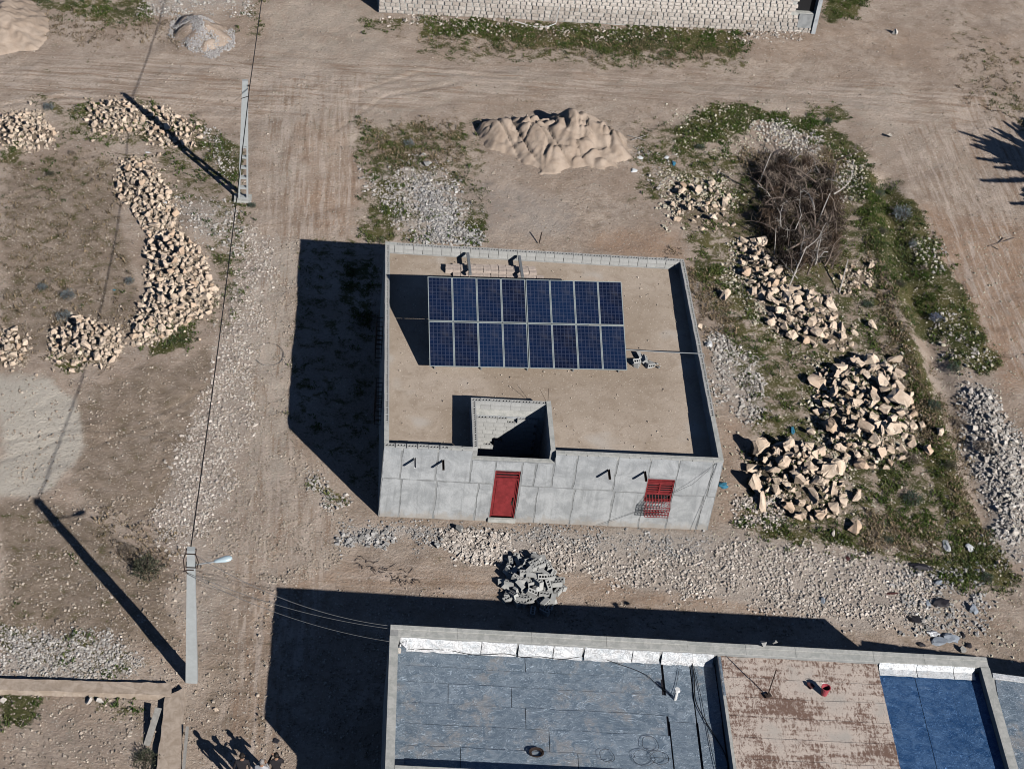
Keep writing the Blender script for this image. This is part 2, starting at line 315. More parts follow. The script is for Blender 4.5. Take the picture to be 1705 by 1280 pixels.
MT = dict(
    ground=make_ground_mat(),
    rock=make_rock_mat('sandstone_rock', (.68, .53, .405), (.82, .69, .56), (.50, .34, .225)),
    white_rock=make_rock_mat('white_limestone', (.60, .55, .49), (.78, .74, .69), (.45, .39, .33)),
    cobble=make_rock_mat('cream_cobble', (.52, .48, .36), (.66, .61, .48), (.40, .36, .26)),
    grey_rock=make_rock_mat('grey_stone', (.33, .33, .32), (.45, .45, .44), (.22, .21, .20)),
    wallstone=make_rock_mat('wall_limestone', (.52, .465, .415), (.70, .645, .59), (.40, .34, .29), 5),
    pebble=make_pebble_mat(), leaf=make_leaf_mat(),
    twig=simple('dry_twig', (.22, .175, .145), .9, sc=9), twig_dark=simple('dark_twig', (.16, .125, .105), .9, sc=9), pole_wood=simple('weathered_pole', (.42, .39, .36), .8, sc=9),
    plaster=make_plaster('cement_plaster', (.285, .305, .322), (.425, .447, .465), 1.6),
    joint=make_plaster('cement_joint', (.225, .235, .24), (.31, .32, .325)),
    wall_side=make_plaster('side_wall_cement', (.30, .305, .30), (.38, .385, .38)),
    block=simple('concrete_block', (.47, .475, .465), .92, sc=8, var=.18, bump=.4, rnd=.30),
    mortar=make_plaster('mortar_cap', (.38, .39, .37), (.50, .50, .475), 4),
    roofdirt=make_roof_dirt(), cells=make_cells(),
    alu=simple('aluminium_frame', (.46, .52, .52), .45, .5, .12, 4, .05), steel=simple('galvanised_steel', (.38, .40, .41), .5, .6, .12, 5, .05),
    red=simple('red_paint', (.255, .034, .038), .6, 0, .3, 5, .15, .3), red_dark=simple('red_primer', (.20, .025, .025), .6, 0, .15, 3, .08),
    black=simple('dark_void', (.012, .012, .014), .7, 0, .1, 3, .02), rust_and_shade=simple('rusty_and_shaded_iron', (.05, .035, .03), .8, .2, .3, 9),
    white=simple('white_plastic', (.72, .73, .73), .5, 0, .06, 4, .05), lamp=simple('lamp_housing', (.55, .68, .74), .35, .2, .05, 4, .03),
    pole=simple('cast_concrete', (.40, .425, .43), .85, 0, .12, 5, .3), cable=simple('black_cable', (.012, .012, .013), .5, 0, .1, 3, .02),
    greycable=simple('grey_cable', (.12, .125, .13), .6, 0, .1, 3, .02),
    foil=make_foil('weathered_foil_sheet', (.19, .255, .325), (.34, .41, .485), (.28, .275, .275), .3, .40, .56),
    foilblue=make_foil('blue_foil_sheet', (.035, .115, .29), (.11, .225, .43), (.17, .24, .36), .45, .40, .62, 5),
    silver=make_foil('bright_foil_flashing', (.78, .83, .87), (.98, .98, .99), (.5, .49, .48), .15, .40, .62, 7),
    brownroof=make_brown_roof(),
    mud=make_plaster('mud_render', (.36, .29, .23), (.48, .40, .33), 3), sand=None, grey_plank=simple('grey_board', (.33, .32, .30), .85, sc=8),
    slab=simple('cast_slab', (.58, .49, .43), .9, sc=7, rnd=.5), bag_white=simple('plastic_bag', (.70, .72, .74), .45, 0, .1, 4, .5, bd=.05),
    bag_blue=simple('blue_plastic', (.05, .22, .34), .45, 0, .25, 4, .5, bd=.05), bag_grey=simple('grey_sheeting', (.30, .34, .40), .5, 0, .2, 4, .5, bd=.05),
    bag_dark=simple('black_sheeting', (.03, .028, .035), .5, 0, .3, 4, .4, bd=.05), tin=simple('crumpled_metal', (.74, .75, .78), .3, .7, .1, 4, .6, bd=.05),
    pink=simple('faded_pink_plastic', (.42, .08, .10), .5, 0, .15, 4, .1), maroon=simple('dark_red_cloth', (.08, .03, .03), .8),
    skin=simple('skin', (.32, .19, .13), .6, 0, .05), hair=simple('dark_hair', (.018, .014, .012), .6), hair_grey=simple('grey_hair', (.30, .28, .27), .7),
    cloth_dark=simple('dark_clothing', (.022, .02, .024), .9), trousers=simple('grey_trousers', (.06, .06, .07), .9),
)
def make_sand():
    n = NT('piled_sand'); v = n.coord(); a = n.noise(v, 1.4, 5, .6, .6); b = n.noise(v, 14, 5, .7)
    c = n.mix(n.ramp(a, .35, .65), (.345, .272, .216), (.43, .350, .286)); c = n.mix(n.ramp(b, .5, .8, 0, .5), c, (.33, .26, .20))
    n.bump(n.math('ADD', a, n.math('MULTIPLY', b, .5)), .6, .05); return n.fin(c, .97, 0, .08)
MT['sand'] = make_sand()
def make_stripe():
    n = NT('striped_shirt'); v = n.coord(); w = n.N('ShaderNodeTexWave', wave_type='BANDS', bands_direction='X'); n.L(v, w.inputs[0]); w.inputs['Scale'].default_value = 9
    return n.fin(n.mix(n.ramp(w.outputs['Fac'], .4, .6), (.55, .55, .56), (.16, .17, .2)), .85)
MT['stripe'] = make_stripe(); MT['panel'] = make_plaster_dirty()
# ------------------------------------------------------------------ heaps (pixel outlines in the photograph)
HEAPS = [  # poly, n, size lo, hi, height, material, label
 ([(0,192),(50,188),(92,215),(88,240),(60,247),(0,238)], 95, .22,.42,.45,'rock','heap of pale sandstone rocks at the left edge beside the upper track'),
 ([(150,175),(200,168),(245,185),(240,205),(215,220),(160,222),(148,200)], 85, .22,.42,.5,'rock','round heap of sandstone rocks under the tip of the far pole shadow'),
 ([(245,185),(270,180),(330,205),(335,225),(310,240),(260,240),(238,222)], 70, .22,.42,.4,'rock','heap of sandstone rocks crossed by the shadow of the lattice pole'),
 ([(205,268),(245,270),(270,300),(285,340),(292,385),(250,390),(215,345),(195,310)], 150, .22,.48,.45,'rock','uppermost and thinnest rock heap of the long chain left of the road'),
 ([(245,395),(305,388),(340,425),(348,470),(300,480),(245,465)], 150, .22,.46,.6,'rock','broad middle rock heap of the long chain left of the road'),
 ([(250,470),(355,474),(357,512),(290,550),(226,572),(216,560),(240,505)], 165, .22,.48,.6,'rock','lowest rock heap of the long chain, spreading to the road verge'),
 ([(85,560),(130,525),(195,550),(200,590),(165,608),(95,600)], 115, .22,.46,.6,'rock','separate round rock heap beside the grey shrub above the pale dust patch'),
 ([(-8,555),(25,548),(45,575),(35,600),(-8,612)], 40, .22,.42,.4,'rock','small rock heap cut by the left frame edge above the pale dust'),
 ([(1115,312),(1190,305),(1215,330),(1208,375),(1180,385),(1120,362)], 46, .25,.62,.5,'rock','heap of jagged rocks just left of the brushwood enclosure'),
 ([(1228,405),(1262,397),(1282,430),(1310,468),(1322,498),(1298,512),(1262,500),(1236,450)], 62, .28,.75,.55,'rock','string of large rocks along the lower left of the brushwood'),
 ([(1268,492),(1330,478),(1383,500),(1390,530),(1360,578),(1325,562),(1290,550)], 74, .28,.85,.6,'rock','large jagged rock heap directly below the brushwood'),
 ([(1362,622),(1430,592),(1490,615),(1520,680),(1512,742),(1470,782),(1395,762),(1365,700)], 150, .28,.95,.85,'rock','biggest heap of boulders, in the middle of the weedy plot'),
 ([(1243,755),(1310,737),(1380,760),(1402,820),(1392,858),(1330,862),(1268,840)], 105, .28,1.0,.85,'rock','boulder heap just right of the house corner'),
 ([(1402,448),(1448,440),(1450,485),(1405,490)], 16, .25,.6,.25,'rock','few loose rocks at the lower right corner of the brushwood'),
 ([(1378,548),(1425,540),(1418,585),(1375,580)], 9, .3,.6,.2,'rock','loose rocks between the two large boulder heaps'),
 ([(1252,206),(1300,205),(1345,232),(1362,258),(1330,256),(1275,236)], 130, .12,.26,.16,'white_rock','strip of small white stones in the green bank above the brushwood'),
 ([(1402,262),(1440,280),(1440,335),(1410,335),(1395,300)], 60, .13,.24,.06,'cobble','patch of cream cobbles in the weeds right of the brushwood'),
 ([(1525,400),(1562,400),(1568,448),(1530,445)], 30, .13,.24,.05,'cobble','patch of cream cobbles beside the right hand track'),
 ([(1555,535),(1600,520),(1655,590),(1640,625),(1590,610)], 48, .12,.26,.05,'cobble','cobbles scattered at the lower tip of the green verge'),
 ([(1610,645),(1650,650),(1680,720),(1705,770),(1705,900),(1672,880),(1655,800),(1620,720)], 250, .12,.34,.35,'white_rock','long bank of whitish rubble at the right frame edge'),
]
for h in HEAPS: h_w = None
HW = [gpoly(h[0]) for h in HEAPS]
# ------------------------------------------------------------------ masks over the ground
GREEN = [([(600,225),(680,215),(770,200),(775,235),(690,250),(670,300),(650,340),(640,400),(600,400),(615,320)],.62),
 ([(640,230),(690,235),(700,270),(650,290)],.85),([(630,300),(665,300),(660,400),(635,400)],.85),([(765,365),(805,368),(808,402),(780,402)],.9),
 ([(690,32),(1230,48),(1245,90),(1100,92),(700,58)],.95),([(600,30),(700,35),(700,50),(610,48)],.6),
 ([(1368,-5),(1445,-5),(1425,30),(1378,38)],1.0),([(1110,208),(1180,180),(1260,178),(1330,188),(1400,230),(1475,290),(1465,330),(1430,340),(1390,250),(1340,225),(1260,205),(1200,235),(1120,262)],.92),
 ([(1345,178),(1400,182),(1422,205),(1385,210),(1350,195)],.75),([(1110,240),(1210,250),(1260,270),(1230,330),(1130,290)],.62),
 ([(1430,300),(1500,310),(1550,380),(1580,450),(1665,600),(1640,625),(1590,600),(1560,560),(1530,560),(1490,500),(1450,430),(1420,360)],.88),
 ([(1478,505),(1520,560),(1568,700),(1620,840),(1680,920),(1690,980),(1620,975),(1555,945),(1590,900),(1550,800),(1525,700)],.95),
 ([(1238,875),(1300,885),(1400,892),(1480,920),(1560,928),(1640,955),(1600,978),(1520,942),(1400,915),(1280,902)],.95),
 ([(1143,428),(1200,440),(1198,470),(1160,472)],1.0),([(1215,480),(1260,500),(1270,540),(1225,520)],.75),([(60,168),(140,172),(130,200),(70,192)],.6),([(325,190),(390,235),(398,295),(362,275),(300,220)],.68),
 ([(238,560),(300,540),(340,525),(312,575),(255,592)],.95),([(90,600),(150,590),(170,610),(110,622)],.75),([(0,238),(32,245),(25,270),(0,270)],.8),
 ([(50,-5),(245,-5),(250,30),(200,45),(80,20)],.72),([(0,1030),(60,1050),(150,1055),(215,1085),(210,1125),(130,1110),(0,1090)],.62),
 ([(0,1145),(60,1150),(55,1205),(0,1210)],.85),([(150,1165),(262,1172),(250,1192),(165,1195)],.5),
 ([(1110,260),(1440,260),(1500,600),(1575,900),(1400,920),(1230,870),(1265,700),(1200,560),(1150,440)],.60),
 ([(350,372),(400,372),(390,470),(350,440)],.5),([(360,250),(402,262),(400,302),(368,296)],.8),([(565,425),(632,425),(622,540),(555,500)],.6),([(528,790),(582,835),(560,840),(520,812)],.7),
 ([(0,255),(200,255),(180,350),(0,340)],.30),([(1560,0),(1705,100),(1705,200),(1620,170)],.22),([(1640,150),(1705,150),(1705,230)],.4),([(0,830),(300,900),(240,1050),(0,1040)],.18),([(100,170),(260,170),(400,300),(330,300),(240,235),(100,240)],.5),([(340,300),(420,310),(400,560),(350,540),(360,400)],.45),([(200,255),(300,250),(380,330),(300,350)],.4),([(590,200),(800,200),(810,400),(600,400)],.45),([(1440,640),(1500,640),(1600,900),(1520,930),(1460,820)],.6),([(700,60),(1240,80),(1240,115),(1000,110),(700,95)],.45),([(500,400),(632,400),(628,850),(480,710)],.35),([(1050,215),(1130,200),(1130,330),(1060,330)],.5),([(420,-5),(440,-5),(430,60),(400,60)],.5),([(0,350),(200,350),(230,520),(0,540)],.25),
 ([(1420,470),(1480,480),(1540,700),(1560,800),(1510,820),(1480,640)],.55),([(1470,790),(1560,790),(1580,900),(1480,900)],.55),([(1080,250),(1130,250),(1120,320),(1090,300)],.55),([(100,470),(130,470),(120,570),(90,560)],.3)]
GRAVEL = [([(610,290),(700,260),(760,330),(800,400),(700,402),(650,370)],.9),([(1185,545),(1260,600),(1280,690),(1240,705),(1180,640)],.9),
 ([(1600,640),(1650,650),(1680,720),(1710,760),(1710,945),(1660,930),(1650,850),(1600,740)],.95),([(400,380),(470,400),(440,560),(420,700),(380,860),(280,930),(250,870),(320,700),(375,540)],.6),
 ([(0,1045),(180,1060),(235,1110),(200,1130),(0,1122)],.95),([(560,868),(840,880),(1180,888),(1260,900),(1500,940),(1560,980),(1560,1060),(1430,1045),(1200,1000),(1000,960),(850,940),(700,895),(560,905)],.85),
 ([(230,-5),(425,-5),(420,20),(240,25)],.7),([(400,400),(500,400),(480,720),(560,830),(600,880),(540,960),(440,980),(330,900),(380,700)],.42),([(300,340),(400,335),(400,420),(320,400)],.6),
 ([(290,300),(350,330),(340,400),(290,380)],.3),([(1200,870),(1560,940),(1600,1060),(1440,1050),(1190,1000)],.6),([(270,860),(400,880),(380,1000),(330,1120),(290,1000)],.5),([(60,180),(240,180),(330,250),(100,255)],.25),([(1500,930),(1620,940),(1640,1060),(1510,1060)],.5)]
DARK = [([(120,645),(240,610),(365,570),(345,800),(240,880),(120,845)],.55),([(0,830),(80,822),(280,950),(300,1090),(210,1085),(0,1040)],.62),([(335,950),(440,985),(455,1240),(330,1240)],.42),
 ([(0,260),(200,260),(240,560),(0,600)],.58),([(270,240),(400,310),(370,400),(290,380)],.5),([(1180,560),(1360,600),(1360,760),(1250,740)],.35),([(1230,262),(1405,272),(1412,472),(1290,482),(1215,380)],1.2),  # last patch darkens the soil under the brushwood, shade put into its colour
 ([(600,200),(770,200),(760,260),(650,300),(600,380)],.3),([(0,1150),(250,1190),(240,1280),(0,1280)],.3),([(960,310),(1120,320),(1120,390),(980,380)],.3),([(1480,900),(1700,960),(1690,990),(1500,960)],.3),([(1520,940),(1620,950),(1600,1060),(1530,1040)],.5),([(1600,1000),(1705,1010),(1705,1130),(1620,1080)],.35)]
PALE = [([(-10,625),(85,628),(140,680),(125,780),(60,835),(-10,822)],.95),([(430,-5),(620,-5),(640,60),(700,100),(1100,130),(1500,140),(1600,210),(1450,260),(1380,190),(1100,165),(900,150),(700,190),(600,240),(560,330),(430,300)],.42),
 ([(1080,120),(1600,190),(1640,300),(1480,280),(1380,190),(1100,175)],.35),([(0,90),(90,60),(430,90),(420,170),(0,150)],.28),([(420,400),(500,400),(480,800),(420,850),(400,600)],.5),([(750,920),(900,930),(880,960),(740,945)],.4),([(0,1150),(0,1280),(240,1280),(230,1200)],.2)]
RED = [([(490,200),(580,200),(600,390),(505,390)],.6),([(1000,385),(1130,392),(1130,428),(985,418)],.8),([(1520,340),(1710,380),(1710,640),(1665,650),(1600,520)],.95),([(470,940),(840,960),(840,1000),(470,970)],.4),
 ([(420,980),(460,980),(455,1240),(380,1240)],.45),([(900,960),(1380,1010),(1380,1030),(900,1000)],.45),([(1190,700),(1250,700),(1240,870),(1200,870)],.4),([(200,1010),(320,1080),(300,1130),(230,1090)],.4),([(980,0),(1700,60),(1700,120),(1100,90)],.2)]
ASH = [([(800,280),(900,300),(960,350),(985,402),(760,402),(735,330)],.5),([(880,350),(960,360),(960,400),(870,400)],.6),([(560,872),(1180,892),(1180,935),(850,915),(700,892),(560,900)],.8),([(1020,300),(1110,300),(1110,330),(1030,330)],.3),([(300,330),(380,320),(370,380),(310,400)],.4),([(0,1150),(240,1200),(240,1280),(0,1280)],.35)]
TRACKS = [[(0,735),(120,712),(230,722),(330,745)],[(0,765),(110,728),(250,735)],[(235,700),(300,672),(350,640)],[(240,712),(310,685),(352,655)],[(150,745),(260,700)],
 [(1600,470),(1650,540),(1700,610)],[(1625,460),(1675,530),(1705,575)],[(1560,400),(1600,470),(1640,560)],[(1660,500),(1700,560)],[(1590,375),(1620,460)],[(505,100),(500,250)],[(528,150),(520,280)],
 [(600,150),(700,120),(860,130)],[(560,220),(640,160),(760,140)],[(430,1000),(425,1200)],[(455,900),(480,960)],[(0,175),(120,160),(220,170)],[(100,290),(20,330)],[(150,270),(40,330)],[(180,280),(60,350)]]
ROAD = [[(425,-60),(618,-60),(640,60),(760,100),(1100,118),(1480,130),(1640,180),(1800,260),(1800,700),(1720,640),(1655,600),(1560,400),(1500,300),(1440,262),(1385,195),(1100,170),(900,150),(740,180),(600,225),(585,398),(500,400),(480,710),(560,840),(620,900),(840,950),(1180,985),(1500,1045),(1620,1080),(1800,1090),(1800,1180),(1640,1100),(650,1045),(650,1400),(330,1400),(325,1100),(330,960),(375,760),(410,560),(425,380),(415,200),(0,165),(-90,160),(-90,95),(0,95),(420,85)]]
SANDM = [(786,222),(815,208),(860,205),(900,206),(960,200),(1012,200),(1042,222),(1048,240),(1000,272),(945,296),(885,284),(825,270),(795,250)]
SANDW = gpoly(SANDM)
# trench line with a low soil bank, right hand plot
BANK = gpoly([(1440,300),(1470,440),(1512,560),(1560,720),(1600,860)])
def terrain(x, y):
    x = np.asarray(x, float); y = np.asarray(y, float)
    h = (fbm(x, y, .22, 3)-.5)*.22+(fbm(x, y, 1.1, 9)-.5)*.09+(fbm(x, y, 3.3, 21, 2)-.5)*.035
    near = (x > -30) & (x < 50) & (y > -25) & (y < 60)
    if np.any(near):
        xn, yn = x[near], y[near]; a = np.zeros(xn.shape)
        for hp, w in zip(HEAPS, HW):
            xs = [p[0] for p in w]; ys = [p[1] for p in w]
            m = (xn > min(xs)-1) & (xn < max(xs)+1) & (yn > min(ys)-1) & (yn < max(ys)+1)
            if m.any():
                sd = sdist(xn[m], yn[m], w); a[m] += hp[4]*.36*sstep(-.1, .9, sd)
        d = ldist(xn, yn, BANK)
        a += .16*np.exp(-(d/.5)**2)
        BO = [(p[0]+1.0, p[1]) for p in BANK]; d2 = ldist(xn, yn, BO); a -= .28*np.exp(-(d2/.6)**2)
        px, py = to_px(xn, yn)
        wob = (fbm(xn, yn, .8, 40)-.5)*6
        for t in TRACKS:
            dd = ldist(px+wob, py, t); a += -.035*np.exp(-(dd/2.6)**2)+.02*np.exp(-((dd-5)/2.5)**2)
        h = np.array(h); h[near] += a
    # flat and a bit low under the buildings
    fl = np.maximum(np.minimum(np.minimum(x+.3, 13.3-x), np.minimum(y+.3, 13.3-y)), np.minimum(np.minimum(x+.1, 21.2-x), np.minimum(y+18, -9.3-y)))
    return h*(1-sstep(-1.2, 0, fl))+0.0
def tz(x, y): return float(terrain(np.array([x]), np.array([y]))[0])
# ------------------------------------------------------------------ ground and dirt road
def axis(lo, hi, step, far):
    a = list(np.arange(lo, hi+1e-6, step)); s = step; b = []; c = []
    v = hi
    while v < far: s *= 1.35; v += s; b.append(v)
    s = step; v = lo
    while v > -far: s *= 1.35; v -= s; c.append(v)
    return np.array(c[::-1]+a+b)
def build_ground():
    X = axis(-24, 44, .155, 2500); Y = axis(-17, 54, .155, 2500)
    nx, ny = len(X), len(Y); gx, gy = np.meshgrid(X, Y, indexing='ij'); x = gx.ravel(); y = gy.ravel(); z = terrain(x, y)
    V = np.stack([x, y, z], 1)
    near = (np.abs(x) < 60) & (y > -40) & (y < 80)
    m1 = np.zeros((len(x), 3)); m2 = np.zeros((len(x), 3)); road = np.zeros(len(x))
    xn, yn = x[near], y[near]; px, py = to_px(xn, yn)
    sc = .62
    wx = (fbm(xn, yn, .6, 50, 4)-.5)*46; wy = (fbm(xn, yn, .6, 60, 4)-.5)*34
    qx, qy = px+wx, py+wy
    def acc(L, f):
        r = np.zeros(xn.shape)
        for poly, s in L: r = np.maximum(r, s*pmask(qx, qy, poly, f))
        return r
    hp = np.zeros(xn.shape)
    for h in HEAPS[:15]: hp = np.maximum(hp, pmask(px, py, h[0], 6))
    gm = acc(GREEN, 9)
    m1[near, 0] = gm*(1-.6*hp); m1[near, 1] = acc(GRAVEL, 14); m1[near, 2] = np.maximum(acc(DARK, 16), 1.0*hp)  # heap soil darkened: shade of the gaps between rocks put into the colour
    m2[near, 0] = acc(PALE, 16); m2[near, 1] = acc(RED, 14); m2[near, 2] = acc(ASH, 26)
    road[near] = acc([(ROAD[0], 1.0)], 3)
    m3 = np.zeros((len(x), 3)); m3[near, 0] = acc([([(440,120),(610,120),(590,400),(500,420),(480,720),(560,860),(460,1300),(350,1300),(400,900),(420,600)],1.0)], 22)
    m3[near, 1] = acc([([(-50,95),(430,90),(700,100),(1100,118),(1640,150),(1640,240),(1400,190),(1100,165),(740,170),(430,200),(-50,170)],1.0),([(460,930),(850,950),(1500,1040),(1705,1060),(1705,1010),(1560,990),(1200,1000),(850,960)],.7),([(640,940),(830,945),(830,1000),(460,965)],.8)], 22)
    m3[near, 2] = acc([([(1480,250),(1640,150),(1800,300),(1800,700),(1720,640),(1655,590),(1560,390)],1.0)], 22)
    i = np.arange(nx-1)[:, None]; j = np.arange(ny-1)[None, :]
    a = (i*ny+j).ravel(); Fc = np.stack([a, a+ny, a+ny+1, a+1], 1)
    r = road[Fc].mean(1) > .5
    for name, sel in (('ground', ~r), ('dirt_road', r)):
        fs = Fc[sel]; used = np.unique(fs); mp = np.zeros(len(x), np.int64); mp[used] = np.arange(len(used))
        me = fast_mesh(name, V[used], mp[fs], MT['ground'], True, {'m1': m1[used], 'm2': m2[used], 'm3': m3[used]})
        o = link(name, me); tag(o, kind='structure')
build_ground()
# ------------------------------------------------------------------ stone shapes
def hull_mesh(name, n, mat, flat=.75, seed=0, rough=.0):
    r = random.Random(seed); bm = bmesh.new()
    sx, sy, sz = r.uniform(.8, 1.2), r.uniform(.65, 1.0), r.uniform(flat-.15, flat+.1)
    for _ in range(n):
        v = Vector((r.gauss(0, 1), r.gauss(0, 1), r.gauss(0, 1))).normalized()*r.uniform(.78, 1.05)
        # squarish shape
        v = Vector([math.copysign(abs(c)**.72, c) for c in v]); v = v.normalized()*(v.length*.5+.45)
        bm.verts.new((v.x*sx*.5, v.y*sy*.5, v.z*sz*.5))
    res = bmesh.ops.convex_hull(bm, input=bm.verts)
    bmesh.ops.delete(bm, geom=[v for v in bm.verts if not v.link_faces], context='VERTS')
    bmesh.ops.dissolve_limit(bm, angle_limit=math.radians(9), verts=bm.verts, edges=bm.edges)
    bmesh.ops.triangulate(bm, faces=bm.faces)
    if rough:
        bmesh.ops.subdivide_edges(bm, edges=bm.edges, cuts=1, use_grid_fill=True)
        bmesh.ops.triangulate(bm, faces=bm.faces)
        for v in bm.verts: v.co *= 1+r.uniform(-rough, rough*.7); v.co += Vector((r.uniform(-1, 1), r.uniform(-1, 1), r.uniform(-1, 1)))*rough*.25
    me = bpy.data.meshes.new(name); bm.to_mesh(me); bm.free(); me.materials.append(mat); return me
ROCKS = {k: [hull_mesh('rock', 9+(i % 4)*2, MT[k], .8, 100+i, .11) for i in range(16)] for k in ('rock', 'white_rock')}
ROCKS['grey_rock'] = [hull_mesh('rock', 16, MT['grey_rock'], .8, 300+i) for i in range(4)]
ROCKS['cobble'] = [hull_mesh('rock', 26, MT['cobble'], .7, 400+i) for i in range(6)]
BIG = [hull_mesh('boulder', 12+i % 5, MT['rock'], .8, 500+i, .14) for i in range(12)]
def put_rock(me, x, y, z, d, parent=None, name='rock', base=None):
    o = bpy.data.objects.new(name, me); COL.objects.link(o)
    k = d*random.uniform(.9, 1.15)
    o.scale = (k*random.uniform(.85, 1.25), k*random.uniform(.85, 1.1), k*random.uniform(.8, 1.2))
    o.rotation_euler = (random.uniform(-.6, .6), random.uniform(-.6, .6), random.uniform(0, 6.28))
    if parent is not None: o.parent = parent; o.location = (x-base[0], y-base[1], z-base[2])
    else: o.location = (x, y, z)
    return o
def build_heap(poly_px, n, lo, hi, height, mk, label):
    w = gpoly(poly_px)
    if height > .3:  # the outline is seen on top of the heap: move the ground outline slightly towards the viewer
        w = [(a, b-.18*height) for a, b in w]
    xs = [p[0] for p in w]; ys = [p[1] for p in w]; cx, cy = sum(xs)/len(xs), sum(ys)/len(ys); bz = tz(cx, cy)
    bz0 = min(bz, 0.0)
    e = empty('rock_heap' if height > .2 else 'stone_patch', (cx, cy, bz0), label, 'rock heap' if height > .2 else 'stones', 'heaps of loose rock')
    P = []; sizes = sorted([(lo+(hi-lo)*random.random()**2.6)*(1 if random.random() > .35 else .62) for _ in range(int(n*.92))], reverse=True)
    for d in sizes:
        best = None
        for t in range(26):
            x, y = random.uniform(min(xs), max(xs)), random.uniform(min(ys), max(ys))
            sd = float(sdist(np.array([x]), np.array([y]), w)[0])
            if sd < -.15*random.random(): continue
            if P:
                m = min(math.hypot(x-a, y-b)-.42*(d+c) for a, b, c in P)
            else: m = 1
            if best is None or m > best[0]: best = (m, x, y, sd)
            if m > 0 and t > 8: break
        if best is None: continue
        m, x, y, sd = best; P.append((x, y, d))
        up = height*.34*float(sstep(-.1, .9, np.array(sd)))
        z = tz(x, y)+up*random.uniform(.1, 1.2)+d*random.uniform(.1, .32)+(.10*d if m < -.1*d else 0)
        me = random.choice(BIG if (mk == 'rock' and d > .6) else ROCKS[mk])
        put_rock(me, x, y, z, d*1.05, e, 'rock', (cx, cy, bz0))
    return e
HEAP_ROOTS = [build_heap(*hp) for hp in HEAPS]
HEAP_FINES = [(hp[0], len(hp[0])*0+int(hp[1]*(9 if hp[5] == 'rock' else 5))) for hp in HEAPS]
LOOSE = [(1208,492,.62,'rock','big lone round boulder on bare soil right of the house'),(1350,718,.62,'rock','flat pale boulder beside the biggest boulder heap'),(1422,877,.7,'rock','lone rock below the lower boulder heap near green weeds'),
 (1545,750,.62,'rock','upright pale rock at the right of the biggest heap'),(1455,540,.55,'rock','pale boulder in grass above the biggest boulder heap'),(1490,598,.62,'rock','pale rock on the low soil bank above the biggest heap'),
 (1424,553,.4,'rock','small rock left of the pale boulder in grass'),(1535,708,.45,'rock','tilted rock at the edge of the green trench'),(1563,722,.5,'rock','yellowish flat rock in the green trench'),(1330,862,.6,'rock','flat rock below the lower boulder heap'),
 (1426,828,.55,'rock','triangular rock to the right of the lower boulder heap'),(1293,738,.55,'rock','slab rock above the lower boulder heap'),(1166,545,.32,'rock','rock lying against the right wall of the house'),
 (1490,53,.55,'white_rock','lone pale rock on bare ground in the far upper right'),(1480,228,.35,'white_rock','single small white stone on the track above the brushwood'),(765,880,.42,'grey_rock','grey rounded stone on gravel left of the red door'),
 (728,908,.30,'grey_rock','smaller grey stone by the house front, left of the gravel spill'),(735,898,.22,'grey_rock','smallest grey stone above another left of the gravel spill'),(1222,375,.3,'rock','rock just below the jagged heap near the brushwood'),
 (1096,315,.28,'white_rock','pale stone beside the weeds right of the sand mound'),(1082,292,.2,'white_rock','white stone between plastic scraps right of the sand mound'),(50,172,.25,'rock','rock left of the grey shrub at the upper left'),
 (155,235,.28,'rock','rock on bare soil below the round heap'),(265,256,.26,'rock','lone rock between the upper heap and the rock chain'),(205,232,.2,'rock','small rock below the round heap, right of its neighbour'),(240,355,.24,'rock','rock beside the wire shadow left of the chain'),
 (28,245,.24,'rock','rock at the lower rim of the leftmost heap'),(325,240,.26,'rock','rock in the weeds right of the crossed heap'),(88,617,.22,'rock','leftmost rock of the row under the round lower heap'),(121,617,.3,'rock','middle rock of the row under the round lower heap'),(166,613,.26,'rock','rightmost rock of the row under the round lower heap'),
 (60,626,.2,'rock','rock at the rim of the pale dust patch'),(222,575,.22,'rock','rock at the foot of the chain of heaps'),(330,565,.24,'rock','rock on brown soil right of the chain foot'),(47,556,.2,'rock','rock between the two lower left heaps'),
 (148,1168,.3,'white_rock','white stone below the low mud wall, left of its twin'),(166,1170,.26,'white_rock','white stone below the low mud wall, right of its twin'),(6,1166,.3,'white_rock','white stone at the left frame edge below the mud wall'),
 (1665,935,.3,'rock','pale rock in weeds at the foot of the white rubble'),(1660,1000,.2,'white_rock','small round stone at the edge of the right track'),(1603,1080,.34,'grey_rock','grey stone at the far corner of the foil roof building'),
 (675,33,.3,'white_rock','pale stone at the foot of the stone wall'),(1250,58,.25,'white_rock','white stone at the right foot of the stone wall'),(360,1180,.2,'rock','small stone at the road edge near the mud wall end'),(1555,905,.2,'white_rock','slim stone left of the white plastic sheet'),
 (1430,820,.3,'rock','small rock beside the triangular rock'),(1390,888,.3,'white_rock','white stone beneath the lone rock near weeds'),(705,258,.3,'white_rock','pale block in the weeds left of the sand mound'),(712,272,.34,'grey_rock','grey block in the weeds left of the sand mound')]
for px_, py_, d, mk, lab in LOOSE:
    x, y = g(px_, py_, d*.3); me = random.choice(BIG if mk == 'rock' and d > .45 else ROCKS[mk])
    o = put_rock(me, x, y, tz(x, y)+d*.28, d*1.05, None, 'boulder' if d > .45 else 'rock'); tag(o, lab, 'rock', 'loose single rocks')
